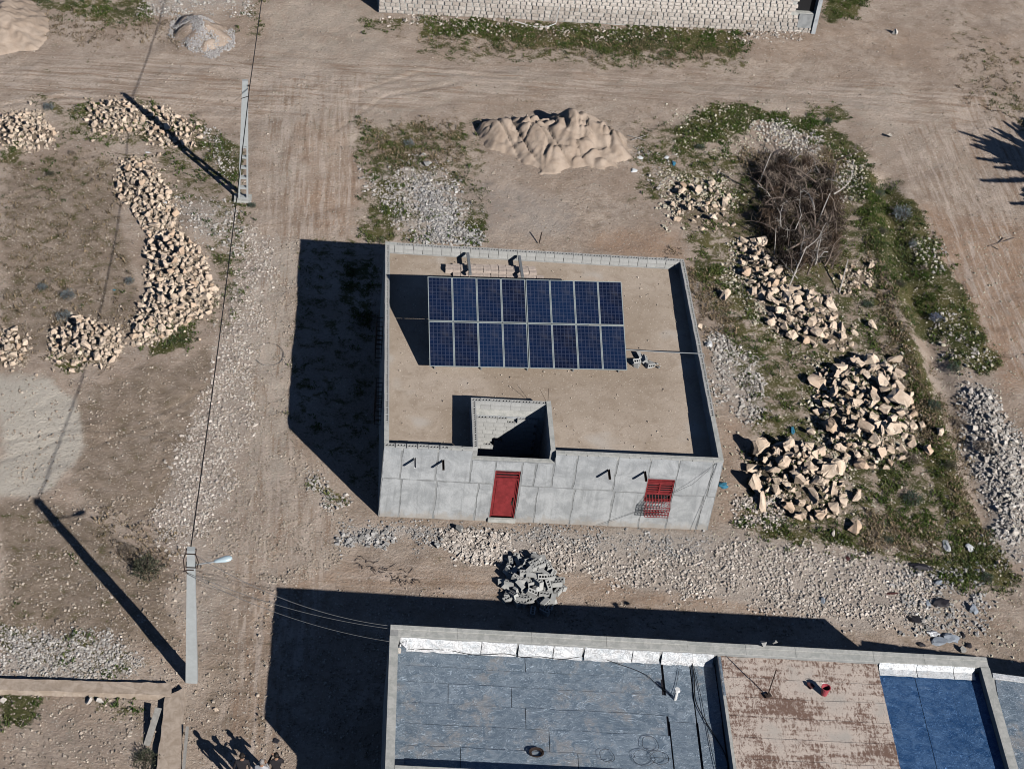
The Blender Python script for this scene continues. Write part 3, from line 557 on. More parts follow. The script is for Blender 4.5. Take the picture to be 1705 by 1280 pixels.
# ------------------------------------------------------------------ small stones, as masses nobody could count
CUBE = np.array([[-1,-1,-1],[1,-1,-1],[1,1,-1],[-1,1,-1],[-1,-1,1],[1,-1,1],[1,1,1],[-1,1,1]], float)
CF_ = np.array([[0,3,2,1],[4,5,6,7],[0,1,5,4],[1,2,6,5],[2,3,7,6],[3,0,4,7]])
def pebble_mass(name, P, S, C, label):
    n = len(P)
    if n == 0: return
    V = CUBE[None]*(1+rng.uniform(-.38, .25, (n, 8, 3)))*.5
    V[:, 4:, :2] *= rng.uniform(.5, .85, (n, 1, 1))
    sc = np.stack([S*rng.uniform(.8, 1.3, n), S*rng.uniform(.7, 1.0, n), S*rng.uniform(.5, .85, n)], 1)
    V *= sc[:, None]
    a = rng.uniform(0, 6.283, n); t = rng.uniform(-.5, .5, n)
    ct, st = np.cos(t)[:, None], np.sin(t)[:, None]; y = V[..., 1]*ct-V[..., 2]*st; z = V[..., 1]*st+V[..., 2]*ct
    ca, sa = np.cos(a)[:, None], np.sin(a)[:, None]; x = V[..., 0]*ca-y*sa; y2 = V[..., 0]*sa+y*ca
    V = np.stack([x+P[:, 0:1], y2+P[:, 1:2], z+P[:, 2:3]], 2).reshape(-1, 3)
    Fc = (CF_[None]+8*np.arange(n)[:, None, None]).reshape(-1, 4)
    me = fast_mesh(name, V, Fc, MT['pebble'], False, {'col': np.repeat(C, 8, 0)})
    return tag(link(name, me), label, 'gravel', kind='stuff')
def inside_random(poly_px, n, feather=22, clump=.66):
    xs = [p[0] for p in poly_px]; ys = [p[1] for p in poly_px]; out = []
    got = 0
    while got < n:
        m = n*3; x = rng.uniform(min(xs)-8, max(xs)+8, m); y = rng.uniform(min(ys)-8, max(ys)+8, m)
        sd = sdist(x, y, poly_px)+rng.normal(0, feather*.35, m)+(fbm(x, y, .03, 77)-.5)*44
        k = (sd > 0) & (fbm(x, y, .055, 123, 3)+rng.random(m)*.55 > clump); out.append(np.stack([x[k], y[k]], 1)); got += int(k.sum())
    return np.concatenate(out)[:n]
PINK = ((.48, .41, .355), (.86, .79, .72)); WHITE = ((.36, .33, .30), (.74, .71, .67)); GREY = ((.28, .275, .27), (.60, .59, .58)); CREAM = ((.50, .45, .34), (.78, .73, .60)); DIRT = ((.33, .265, .205), (.62, .54, .455))
GM = [ # poly, n, size lo hi, palette, name, label
 ([(600,290),(700,262),(740,290),(770,340),(800,400),(700,402),(650,370)],2160,.05,.16,WHITE,'white_gravel','whitish gravel among weeds above the left end of the house'),
 ([(690,300),(750,320),(800,395),(760,400),(700,370)],1500,.07,.2,GREY,'grey_gravel','grey stone chips among weeds close above the house wall'),
 ([(1185,548),(1260,600),(1282,690),(1240,705),(1180,640)],1020,.06,.18,WHITE,'white_gravel','white and grey rubble strip along the right side of the house'),
 ([(1600,640),(1650,650),(1680,720),(1710,760),(1710,945),(1660,930),(1650,850),(1600,740)],1560,.06,.2,WHITE,'white_gravel','whitish fine rubble under the bank at the right frame edge'),
 ([(400,385),(460,400),(430,560),(415,700),(375,860),(290,930),(255,870),(325,700),(378,540)],5175,.04,.13,PINK,'road_gravel','pale gravel along the left edge of the road'),
 ([(0,1045),(180,1060),(235,1110),(200,1130),(0,1124)],3400,.035,.125,WHITE,'white_gravel','bank of white pebbles behind the low mud wall'),
 ([(740,885),(860,900),(1180,920),(1260,905),(1500,940),(1560,985),(1540,1050),(1430,1040),(1200,995),(1000,960),(870,940),(780,925)],13500,.02,.14,PINK,'road_gravel','pinkish rubble bank spread in front of the house'),
 ([(740,890),(850,890),(840,935),(770,925)],919,.09,.2,PINK,'coarse_gravel','coarse broken stone spilled in front of the red door'),
 ([(560,870),(1180,890),(1180,930),(850,912),(560,900)],2300,.04,.11,GREY,'grey_gravel','grey chippings along the foot of the house front'),
 ([(235,-5),(425,-5),(420,18),(240,22)],540,.06,.16,WHITE,'white_gravel','line of white stones at the top left beyond the gravel heap'),
 ([(405,400),(500,400),(480,720),(560,830),(600,880),(540,960),(440,980),(330,900),(380,700)],7980,.022,.09,DIRT,'road_gravel','fine gravel scattered over the road beside the house shadow'),
 ([(300,335),(400,335),(400,420),(320,400)],480,.05,.15,WHITE,'white_gravel','pale stones at the foot of the lattice pole'),
 ([(340,215),(385,240),(395,290),(350,270)],270,.05,.13,WHITE,'white_gravel','pebbles in the weeds left of the lattice pole'),
 ([(0,170),(1705,170),(1705,380),(0,380)],6650,.022,.09,DIRT,'scattered_pebbles','sparse pebbles over the upper ground'),
 ([(0,0),(1705,0),(1705,170),(0,170)],4180,.022,.09,DIRT,'scattered_pebbles','sparse pebbles beside the far track'),
 ([(0,380),(460,380),(400,860),(0,860)],6080,.022,.1,DIRT,'scattered_pebbles','sparse pebbles over the left plot'),
 ([(0,830),(460,830),(520,1280),(0,1280)],7220,.022,.11,DIRT,'scattered_pebbles','sparse pebbles over the lower left ground and lane'),
 ([(1180,380),(1705,380),(1705,1130),(1180,900)],5200,.03,.12,CREAM,'scattered_pebbles','cream pebbles sprinkled through the weedy plot'),
 ([(1110,180),(1330,190),(1460,290),(1400,330),(1300,250),(1120,260)],900,.06,.15,CREAM,'scattered_pebbles','cream pebbles in the green bank by the track'),
 ([(1230,830),(1300,850),(1290,885),(1225,860)],517,.07,.17,PINK,'coarse_gravel','broken stone at the foot of the lower boulder heap'),
 ([(1480,940),(1620,945),(1650,1060),(1500,1060)],700,.06,.2,GREY,'mixed_rubble','grey rubble and rubbish by the right end of the lane'),
 ([(470,980),(840,1000),(1380,1030),(1380,1060),(660,1040),(640,1280),(470,1210)],4180,.022,.11,DIRT,'scattered_pebbles','pebbles lying in the shadow of the foil roofed building'),
 ([(520,785),(580,835),(560,845),(515,812)],156,.06,.18,WHITE,'white_gravel','stones at the lower corner of the house shadow'),
 ([(560,880),(650,885),(650,905),(570,905)],120,.1,.24,GREY,'coarse_gravel','larger grey stones near the left front corner of the house'),
 ([(1060,250),(1130,255),(1120,330),(1070,300)],156,.05,.14,WHITE,'white_gravel','pale stones right of the sand mound'),
 ([(1100,290),(1220,290),(1240,330),(1110,380)],500,.07,.2,CREAM,'coarse_gravel','small stones among the jagged rocks left of the brushwood'),
 ([(1215,410),(1265,470),(1290,560),(1250,540),(1205,450)],350,.06,.17,CREAM,'coarse_gravel','small stones along the foot of the rock string'),
 ([(1340,590),(1500,600),(1540,760),(1400,800),(1340,700)],700,.07,.2,CREAM,'coarse_gravel','small stones between the boulders of the biggest heap'),
 ([(640,25),(1330,50),(1330,66),(640,42)],1035,.06,.18,PINK,'coarse_gravel','fallen stones at the foot of the stone wall'),
]
TONE = ((.42, .33, .25), (.74, .63, .51))
for k_, (poly, n_) in enumerate(HEAP_FINES):
    GM.append((poly, n_, .04, .18, TONE if k_ < 15 else WHITE, 'rock_chips', HEAP_ROOTS[k_]))
for poly, n, lo, hi, pal, nm, lab in GM:
    P = inside_random(poly, n, 22, .80 if pal is DIRT else .73); W_ = np.array([g(a, b) for a, b in P]); S = lo+(hi-lo)*rng.random(n)**3.6
    k = rng.random((n, 1)); C = np.array(pal[0])*(1-k)+np.array(pal[1])*k; C *= rng.uniform(.75, 1.08, (n, 1))
    fl = np.maximum(np.minimum(np.minimum(W_[:, 0]+.02, 13-W_[:, 0]), np.minimum(W_[:, 1]+.05, 13-W_[:, 1])), np.minimum(np.minimum(W_[:, 0]-.1, 20.9-W_[:, 0]), -9.2-W_[:, 1]))
    m = fl < 0; W_, S, C = W_[m], S[m], C[m]
    Z = terrain(W_[:, 0], W_[:, 1])+S*.12
    if isinstance(lab, str): pebble_mass(nm, np.column_stack([W_, Z]), S, C, lab)
    else:
        o = pebble_mass(nm, np.column_stack([W_, Z])-np.array(lab.location), S, C, None)
        o.parent = lab; del o['category']
# ------------------------------------------------------------------ low weeds
def weed_mass(name, P, hgt, C, label, per=7, spread=.10, cat='weeds'):
    n = len(P); N = n*per
    base = np.repeat(P, per, 0)+np.column_stack([rng.normal(0, spread, (N, 2)), np.zeros(N)])
    H = np.repeat(hgt, per)*rng.uniform(.5, 1.2, N); a = rng.uniform(0, 6.283, N); lean = rng.uniform(.3, 1.1, N)
    w = H*rng.uniform(.28, .5, N); dx, dy = np.cos(a), np.sin(a)
    tip = base+np.column_stack([dx*H*lean, dy*H*lean, H*.75]); mid = base+np.column_stack([dx*H*lean*.45, dy*H*lean*.45, H*.55])
    side = np.column_stack([-dy*w/2, dx*w/2, np.zeros(N)]); base[:, 2] -= .02
    V = np.stack([base, mid+side, tip, mid-side], 1).reshape(-1, 3); Fc = np.arange(N*4).reshape(-1, 4)
    c = np.repeat(np.repeat(C, per, 0)*rng.uniform(.7, 1.3, (N, 1)), 4, 0)
    me = fast_mesh(name, V, Fc, MT['leaf'], False, {'col': c}); return tag(link(name, me), label, cat, kind='stuff')
GPAL = np.array([(.045, .08, .016), (.08, .115, .028), (.105, .12, .04), (.055, .085, .03), (.15, .135, .07)])
def weeds():
    allP = []; wts = []
    for poly, s in GREEN:
        w = gpoly(poly); ar = abs(sum(w[i][0]*w[(i+1) % len(w)][1]-w[(i+1) % len(w)][0]*w[i][1] for i in range(len(w))))/2
        n = int(ar*(max(s-.08, .1)**1.9)*95); n = min(n, 8500)
        if n < 4: continue
        P = inside_random(poly, n, 20); W_ = np.array([g(a, b) for a, b in P])
        keep = (fbm(W_[:, 0], W_[:, 1], 1.7, 88, 2) > (.70-.30*s)); allP.append(W_[keep])
    W_ = np.concatenate(allP)
    W_ = W_[~((W_[:, 0] > -.05) & (W_[:, 0] < 13.0) & (W_[:, 1] > -.05) & (W_[:, 1] < 13.0))]
    Z = terrain(W_[:, 0], W_[:, 1]); n = len(W_)
    C = GPAL[np.clip((fbm(W_[:, 0], W_[:, 1], .5, 99)*6+rng.normal(0, .8, n)).astype(int)-1, 0, 4)]
    weed_mass('green_weeds', np.column_stack([W_, Z]), rng.uniform(.05, .15, n), C, 'low green weeds and grass covering banks and trench', 7, .07)
    print('weeds', n)
    # dry pale grass
    D = [([(1240,250),(1390,262),(1400,285),(1250,270)],500),([(1110,400),(1180,470),(1240,560),(1180,560),(1130,440)],380),([(1440,400),(1500,520),(1560,700),(1540,760),(1490,600)],900),([(640,40),(1240,60),(1240,105),(1000,100),(700,75)],700),
         ([(0,260),(200,260),(230,560),(0,600)],700),([(600,210),(770,200),(760,260),(640,300)],450),([(1550,600),(1600,700),(1640,900),(1600,880)],500),([(1440,860),(1560,880),(1560,930),(1440,905)],350),([(150,850),(300,900),(280,960),(180,930)],160),([(0,20),(300,40),(300,80),(90,70)],350),([(1600,60),(1705,100),(1705,210),(1600,160)],200)]
    P = np.concatenate([inside_random(p, n_) for p, n_ in D]); W_ = np.array([g(a, b) for a, b in P]); n = len(W_); Z = terrain(W_[:, 0], W_[:, 1])
    C = np.array([(.26, .20, .13)])*rng.uniform(.6, 1.2, (n, 1))
    weed_mass('dry_grass', np.column_stack([W_, Z]), rng.uniform(.06, .16, n), C, 'dry straw coloured grass tufts on the rough ground', 6, .08)
weeds()
# ------------------------------------------------------------------ shrubs
def shrub_meshes(seed, leafc, twigc, R=.55, H=.55, n=900):
    r = np.random.default_rng(seed); d = r.normal(0, 1, (n, 3)); d[:, 2] = np.abs(d[:, 2]); d /= np.linalg.norm(d, axis=1)[:, None]
    lump = 1+.35*np.sin(d[:, 0]*5+seed)*np.cos(d[:, 1]*4+seed*2)
    rad = r.random(n)**.35*lump; P = d*rad[:, None]*np.array([R, R, H]); P[:, 2] += .03
    L = r.uniform(.05, .14, n); dr = d+r.normal(0, .5, (n, 3)); dr /= np.linalg.norm(dr, axis=1)[:, None]
    s = np.cross(dr, r.normal(0, 1, (n, 3))); s /= np.linalg.norm(s, axis=1)[:, None]; w = L*.16
    V = np.stack([P, P+dr*L[:, None]*.5+s*w[:, None], P+dr*L[:, None], P+dr*L[:, None]*.5-s*w[:, None]], 1).reshape(-1, 3)
    C = np.array(leafc)*r.uniform(.6, 1.35, (n, 1)); me = fast_mesh('foliage', V, np.arange(n*4).reshape(-1, 4), MT['leaf'], False, {'col': np.repeat(C, 4, 0)})
    mb = MB()
    for k in range(26):
        a = r.uniform(0, 6.28); el = r.uniform(.25, 1.4); q = Vector((math.cos(a)*math.cos(el)*R, math.sin(a)*math.cos(el)*R, math.sin(el)*H))*r.uniform(.7, 1.05)
        mb.tube([(0, 0, -.03), q*.5+Vector(r.normal(0, .03, 3)), q], .012, 3, .004)
    return me, mb.mesh('stems', MT['twig_dark'])
SH = {'grey': shrub_meshes(1, (.16, .19, .20), 0), 'green': shrub_meshes(2, (.07, .10, .075), 0), 'dark': shrub_meshes(3, (.07, .075, .05), 0, n=1100), 'dry': shrub_meshes(4, (.20, .165, .13), 0, n=700), 'blue': shrub_meshes(5, (.15, .18, .26), 0)}
SHRUBS = [(1505,352,.95,'grey','large grey leafless looking shrub beside the right hand track'),(1465,318,.55,'green','small dark green shrub above the large grey shrub'),(112,490,.55,'grey','grey shrub above the round lower heap, upper one of two'),(108,525,.62,'grey','grey shrub touching the round lower heap'),(70,478,.4,'grey','low grey shrub left of the shrub pair'),
 (216,468,.36,'grey','small grey shrub on bare soil beside the wire shadow'),(80,177,.5,'grey','grey shrub between stones at the upper left'),(240,945,1.0,'dark','dark thorny bush under the long shadow of the lamp pole'),(212,915,.55,'dry','sparse dry twigs spreading up left from the thorny bush'),(243,1262,.8,'dark','dark bush beside the mud wall at the lower frame edge'),
 (1560,525,.55,'blue','bluish shrub in the green verge of the right track'),(1522,405,.4,'grey','small grey shrub above the cream cobbles'),(1447,505,.5,'green','green grey shrub above the pale boulder'),(1392,340,.45,'dry','dry bush at the right rim of the brushwood'),(1590,610,.55,'green','grey green bush at the lower end of the verge'),
 (1555,680,.55,'green','leafy clump in the trench beside the biggest heap'),(1520,765,.7,'dry','grey twiggy bush at the lower right of the biggest heap'),(1520,830,.75,'green','grey green bush below the twiggy one'),(1500,640,.6,'dry','dry bush right of the biggest heap'),(1640,745,.75,'dry','twiggy bush growing from the white rubble'),
 (682,238,.5,'grey','grey green shrub in weeds left of the sand mound'),(420,343,.35,'green','small plant at the foot of the lattice pole'),(1380,200,.4,'green','grey green plant at the track edge above the brushwood'),(1165,245,.45,'green','sprawling weed clump right of the sand mound'),(1540,445,.35,'dry','brown bush among the verge weeds'),
 (85,290,.35,'dark','flat dark weed on the left plot'),(120,255,.35,'dry','dry twiggy tuft below the leftmost heap'),(1480,900,.35,'green','leafy plant in the green strip under the lone rock'),(1245,640,.35,'dry','dry tuft beside the white rubble strip'),(1600,700,.5,'dry','brown dry bush in the lower trench'),(1645,960,.5,'green','green clump at the foot of the rubble bank'),
 (1500,470,.5,'dark','dark weed clump in the trench'),(1470,385,.5,'dark','dark green clump at the inner verge'),(1580,780,.5,'dark','dark clump on the lower trench side')]
for px_, py_, s, k, lab in SHRUBS:
    x, y = g(px_, py_, .2*s); e = empty('shrub', (x, y, tz(x, y)), lab, 'shrub', 'shrubs on rough ground', random.uniform(0, 6.28)); e.scale = (s, s, s*random.uniform(.7, 1.0))
    link('foliage', SH[k][0], e); link('stems', SH[k][1], e)
# ------------------------------------------------------------------ brushwood enclosure
def brush():
    poly = [(1262,275),(1330,268),(1392,285),(1400,330),(1392,400),(1402,440),(1350,470),(1300,468),(1285,430),(1265,380),(1255,320)]
    w = [(a, b-.4) for a, b in gpoly(poly)]; xs = [p[0] for p in w]; ys = [p[1] for p in w]; c = (sum(xs)/len(xs), sum(ys)/len(ys))
    e = empty('brushwood_heap', (c[0], c[1], 0), 'tangled heap of dry thorn brushwood and dead branches right of the jagged rocks', 'brushwood')
    r = np.random.default_rng(12)
    def rp(tight=0):
        while 1:
            x, y = r.uniform(min(xs), max(xs)), r.uniform(min(ys), max(ys))
            if float(sdist(np.array([x]), np.array([y]), w)[0]) > tight: return x, y
    def branch(mb, x, y, L, az, el, rad, n=5, z0=0.0):
        p = Vector((x-c[0], y-c[1], z0)); pts = [p.copy()]; d = Vector((math.cos(az)*math.cos(el), math.sin(az)*math.cos(el), math.sin(el)))
        for k in range(n):
            d = (d+Vector(r.normal(0, .22, 3))+Vector((0, 0, -.05))).normalized(); p = p+d*L/n; p.z = max(p.z, .03); pts.append(p.copy())
        mb.tube(pts, rad, 4, rad*.25); return pts
    for k in range(95):
        x, y = rp(.1); mb = MB(); az = r.normal(1.6, .7) if r.random() < .7 else r.uniform(0, 6.28)
        pts = branch(mb, x, y, r.uniform(.8, 2.2), az, r.uniform(.15, 1.1), r.uniform(.025, .055), z0=r.uniform(0, 1.0))
        for q in range(10):
            b = random.choice(pts[1:]); branch(mb, b.x+c[0], b.y+c[1], r.uniform(.25, .7), r.uniform(0, 6.28), r.uniform(-.1, 1.2), .009, 3, b.z)
        mb.obj('dry_branch', MT[random.choice(['twig', 'twig', 'twig_dark', 'pole_wood', 'twig_dark'])], e)
    # fine twig tangle, denser clumps
    n = 27000; cl = [(rp(.2), r.uniform(.22, .55), r.uniform(.2, 1.0), r.normal(1.5, .9)) for _ in range(58)]
    idx = r.integers(0, len(cl), n); CX = np.array([q[0][0] for q in cl])[idx]; CY = np.array([q[0][1] for q in cl])[idx]; RR = np.array([q[1] for q in cl])[idx]; HH = np.array([q[2] for q in cl])[idx]; AZ = np.array([q[3] for q in cl])[idx]
    P = np.column_stack([CX-c[0]+r.normal(0, 1, n)*RR*.5, CY-c[1]+r.normal(0, 1, n)*RR*.7, r.random(n)*HH])
    az = AZ+r.normal(0, .6, n); el = r.uniform(-.2, 1.2, n); d = np.column_stack([np.cos(az)*np.cos(el), np.sin(az)*np.cos(el), np.sin(el)])
    L = r.uniform(.1, .38, n); s = np.cross(d, r.normal(0, 1, (n, 3))); s /= np.linalg.norm(s, axis=1)[:, None]
    V = np.stack([P-s*.016, P+s*.016, P+d*L[:, None]], 1).reshape(-1, 3)
    base = np.array([(.15, .112, .086), (.05, .037, .03), (.24, .195, .16), (.034, .026, .022), (.10, .07, .05)])[np.array(r.integers(0, 5, len(cl)))[idx]]
    C = base*r.uniform(.6, 1.25, (n, 1))
    me = fast_mesh('twig_tangle', V, np.arange(n*3).reshape(-1, 3), MT['leaf'], False, {'col': np.repeat(C, 3, 0)})
    o = link('twig_tangle', me, e); o['kind'] = 'stuff'
    POL = [((1262,310,.1),(1284,255,1.3),.03,'thin bare pole leaning at the upper left of the brushwood'),((1313,478,.1),(1343,410,1.4),.035,'pale pole leaning out of the brushwood towards the rocks'),((1398,485,.1),(1412,432,.9),.04,'pale pole at the lower right corner of the brushwood'),
           ((1362,368,.4),(1382,322,1.5),.035,'pale pole in the right half of the brushwood'),((1290,420,.3),(1292,380,1.2),.025,'short upright stake in the left half of the brushwood')]
    for a, b, rd, lab in POL:
        p = (*g(a[0], a[1], a[2]), a[2]-.1); q = (*g(b[0], b[1], b[2]), b[2]); m = [(p[i]+q[i])/2 for i in range(3)]; m[2] += .04
        mb = MB(); mb.tube([p, m, q], rd, 6, rd*.6); o = mb.obj('wooden_pole', MT['pole_wood']); tag(o, lab, 'pole', 'poles stuck in the brushwood')
brush()
# ------------------------------------------------------------------ sand and gravel mounds
def mound(name, poly_w, H, mat, label, kind='ridge', res=.07, cat='mound'):
    xs = [p[0] for p in poly_w]; ys = [p[1] for p in poly_w]
    X = np.arange(min(xs)-.9, max(xs)+.9, res); Y = np.arange(min(ys)-.9, max(ys)+.9, res); gx, gy = np.meshgrid(X, Y, indexing='ij'); x, y = gx.ravel(), gy.ravel()
    sd = sdist(x+(fbm(x, y, 1.2, 5)-.5)*.7, y+(fbm(x, y, 1.2, 6)-.5)*.7, poly_w)
    if kind == 'ridge':
        h = np.zeros(x.shape)
        for (cx, cy), hh, rx, ry in ((g(955, 226), H*.98, 2.3, 2.6), (g(895, 226), H*.74, 2.1, 2.2), (g(838, 224), H*.58, 1.5, 1.6), (g(1000, 236), H*.72, 1.5, 2.0), (g(925, 236), H*.62, 3.3, 2.6)):
            dx, dy = (x-cx)/rx, (y-cy)/ry; dy = np.where(dy > 0, dy*1.9, dy*.95); an = np.arctan2(dy, dx)
            rr = np.hypot(dx, dy)*(1+(fbm(np.cos(an)*3+cx, np.sin(an)*3+cy, .9, 33, 3)-.5)*.42+(fbm(x, y, 1.3, 61, 3)-.5)*.34); q = hh*(np.clip(1-rr**1.45, 0, 1)**1.1+.08*np.exp(-(rr/1.12)**4)); d_ = np.clip(.5+(h-q)/.5, 0, 1); h = h*d_+q*(1-d_)+.125*d_*(1-d_)*np.clip(np.minimum(h, q)*6, 0, 1)
        gul = fbm(x*1.0+y*.35, y*.25, 1.6, 31, 3); h *= (.88+.24*gul)
        sh = np.abs(vn(x*1.2+y*.5, y*.5, 1.1, 35)-.5)*2; h -= .30*np.clip(h*2, 0, 1)*(1-sh)**9
        st = vn(x, y, .8, 44); h -= .30*np.clip(h, 0, 1)*sstep(.56, .60, st)*sstep(.85, .6, st); st2 = vn(x*1.1-y*.4, y, 1.35, 47); h -= .16*np.clip(h, 0, 1)*sstep(.60, .635, st2)*sstep(.85, .64, st2)
        h += (fbm(x, y, 5, 37, 3)-.5)*.075*np.clip(h*4, 0, 1)+(fbm(x, y, 13, 39, 2)-.5)*.035*np.clip(h*6, 0, 1); sd = h*2.0-.06
    else:
        R = max(sd.max(), .1); t = np.clip(sd/R, 0, 1); h = H*(t**.85)*(.8+.4*fbm(x, y, 1.5, 71))+(fbm(x, y, 4, 72, 2)-.5)*.06*np.clip(t*4, 0, 1)
    z = terrain(x, y)+np.where(sd > 0, h, 0)-.05*(sd < .0)-.02+np.clip(sd*.2, 0, .02)
    nx, ny = len(X), len(Y); i = np.arange(nx-1)[:, None]; j = np.arange(ny-1)[None, :]; a = (i*ny+j).ravel(); Fc = np.stack([a, a+ny, a+ny+1, a+1], 1)
    Fc = Fc[(sd[Fc] > -.12).any(1)]
    me = fast_mesh(name, np.column_stack([x, y, z]), Fc, mat, True); return tag(link(name, me), label, cat)
mound('sand_mound', SANDW, 1.45, MT['sand'], 'big heap of tan building sand with slumped ridges above the house')
mound('sand_mound', gpoly([(-60,-30),(30,-20),(75,20),(88,55),(60,85),(0,92),(-60,80)]), .9, MT['sand'], 'smooth tan sand mound in the upper left corner', 'dome')
GH = gpoly([(285,50),(305,30),(340,28),(375,45),(385,70),(350,88),(310,82)])
mound('gravel_mound', GH, .8, MT['ground'], 'low heap of grey gravel beside the far track', 'dome')
P = inside_random([(288,50),(305,28),(340,26),(375,45),(383,68),(350,84),(312,80)], 2600, 4); W_ = np.array([g(a, b, .3) for a, b in P]); n = len(W_); S = rng.uniform(.04, .1, n)
sdd = sdist(W_[:, 0], W_[:, 1], GH); mx = sdd.max(); Z = terrain(W_[:, 0], W_[:, 1])+np.clip(sdd/mx, 0, 1)**.85*.8+.02; k = rng.random((n, 1))
pebble_mass('gravel_heap_stones', np.column_stack([W_, Z]), S, np.array((.38, .36, .35))*(1-k)+np.array((.58, .56, .55))*k, 'grey stones covering the low gravel heap')
# ------------------------------------------------------------------ hollow block
def hollow_block():
    L, Wd, H = .39, .19, .19; xs = [0, .035, .125, .15, .24, .265, .355, .39]; ys = [0, .05, .14, .19]; mb = MB(); x_ = [v-L/2 for v in xs]; y_ = [v-Wd/2 for v in ys]
    for i in range(7):
        for j in range(3):
            hole = j == 1 and i in (1, 3, 5)
            a, b, c, d = x_[i], x_[i+1], y_[j], y_[j+1]
            if not hole: mb.add([(a,c,H),(b,c,H),(b,d,H),(a,d,H)], [(0,1,2,3)])
            else:
                zb = .03; mb.add([(a,c,H),(b,c,H),(b,d,H),(a,d,H),(a,c,zb),(b,c,zb),(b,d,zb),(a,d,zb)], [(4,5,6,7),(0,4,5,1),(1,5,6,2),(2,6,7,3),(3,7,4,0)])
    a, b, c, d = x_[0], x_[-1], y_[0], y_[-1]
    mb.add([(a,c,0),(b,c,0),(b,d,0),(a,d,0),(a,c,H),(b,c,H),(b,d,H),(a,d,H)], [(0,3,2,1),(0,1,5,4),(1,2,6,5),(2,3,7,6),(3,0,4,7)])
    return mb.mesh('concrete_block', MT['block'])
BLOCK = hollow_block()
def put_block(parent, loc, rz=0, rot=None, jit=.0):
    o = bpy.data.objects.new('concrete_block', BLOCK); COL.objects.link(o); o.parent = parent
    o.location = (loc[0]+random.uniform(-jit, jit), loc[1]+random.uniform(-jit, jit), loc[2]+random.uniform(0, jit)); o.rotation_euler = rot or (0, 0, rz+random.uniform(-.012, .012)*(jit > 0)); return o
# ------------------------------------------------------------------ the house
HX, HY, HZ = 12.97, 12.95, 3.67
def walls_with_holes(mb, x0, x1, z0, z1, y0, y1, holes):
    xs = sorted({x0, x1}|{h[0] for h in holes}|{h[1] for h in holes}); zs = sorted({z0, z1}|{h[2] for h in holes}|{h[3] for h in holes})
    for i in range(len(xs)-1):
        for j in range(len(zs)-1):
            cx, cz = (xs[i]+xs[i+1])/2, (zs[j]+zs[j+1])/2
            if any(h[0] < cx < h[1] and h[2] < cz < h[3] for h in holes): continue
            mb.box(xs[i], xs[i+1], y0, y1, zs[j], zs[j+1])
def roofz(y): return 2.93+.0225*y
def panel_mesh(x0, x1, z0, z1, y=-.012, jit=.026):
    gp = .034; x0 += gp; x1 -= gp; z0 += gp; z1 -= gp; r = random
    pts = []
    def edge(a, b, n):
        for k in range(n):
            t = k/n; pts.append((a[0]+(b[0]-a[0])*t+r.uniform(-jit, jit), a[1]+(b[1]-a[1])*t+r.uniform(-jit, jit)))
    nx, nz = max(2, int((x1-x0)/.22)), max(2, int((z1-z0)/.22))
    edge((x0,z0),(x1,z0),nx); edge((x1,z0),(x1,z1),nz); edge((x1,z1),(x0,z1),nx); edge((x0,z1),(x0,z0),nz)
    n = len(pts); mb = MB(); vs = [(p[0], y, p[1]) for p in pts]+[(p[0], .004, p[1]) for p in pts]
    mb.add(vs, [tuple(range(n))]+[(k, k+n, (k+1) % n+n, (k+1) % n) for k in range(n)]); return mb.mesh('plaster_panel', MT['panel'])
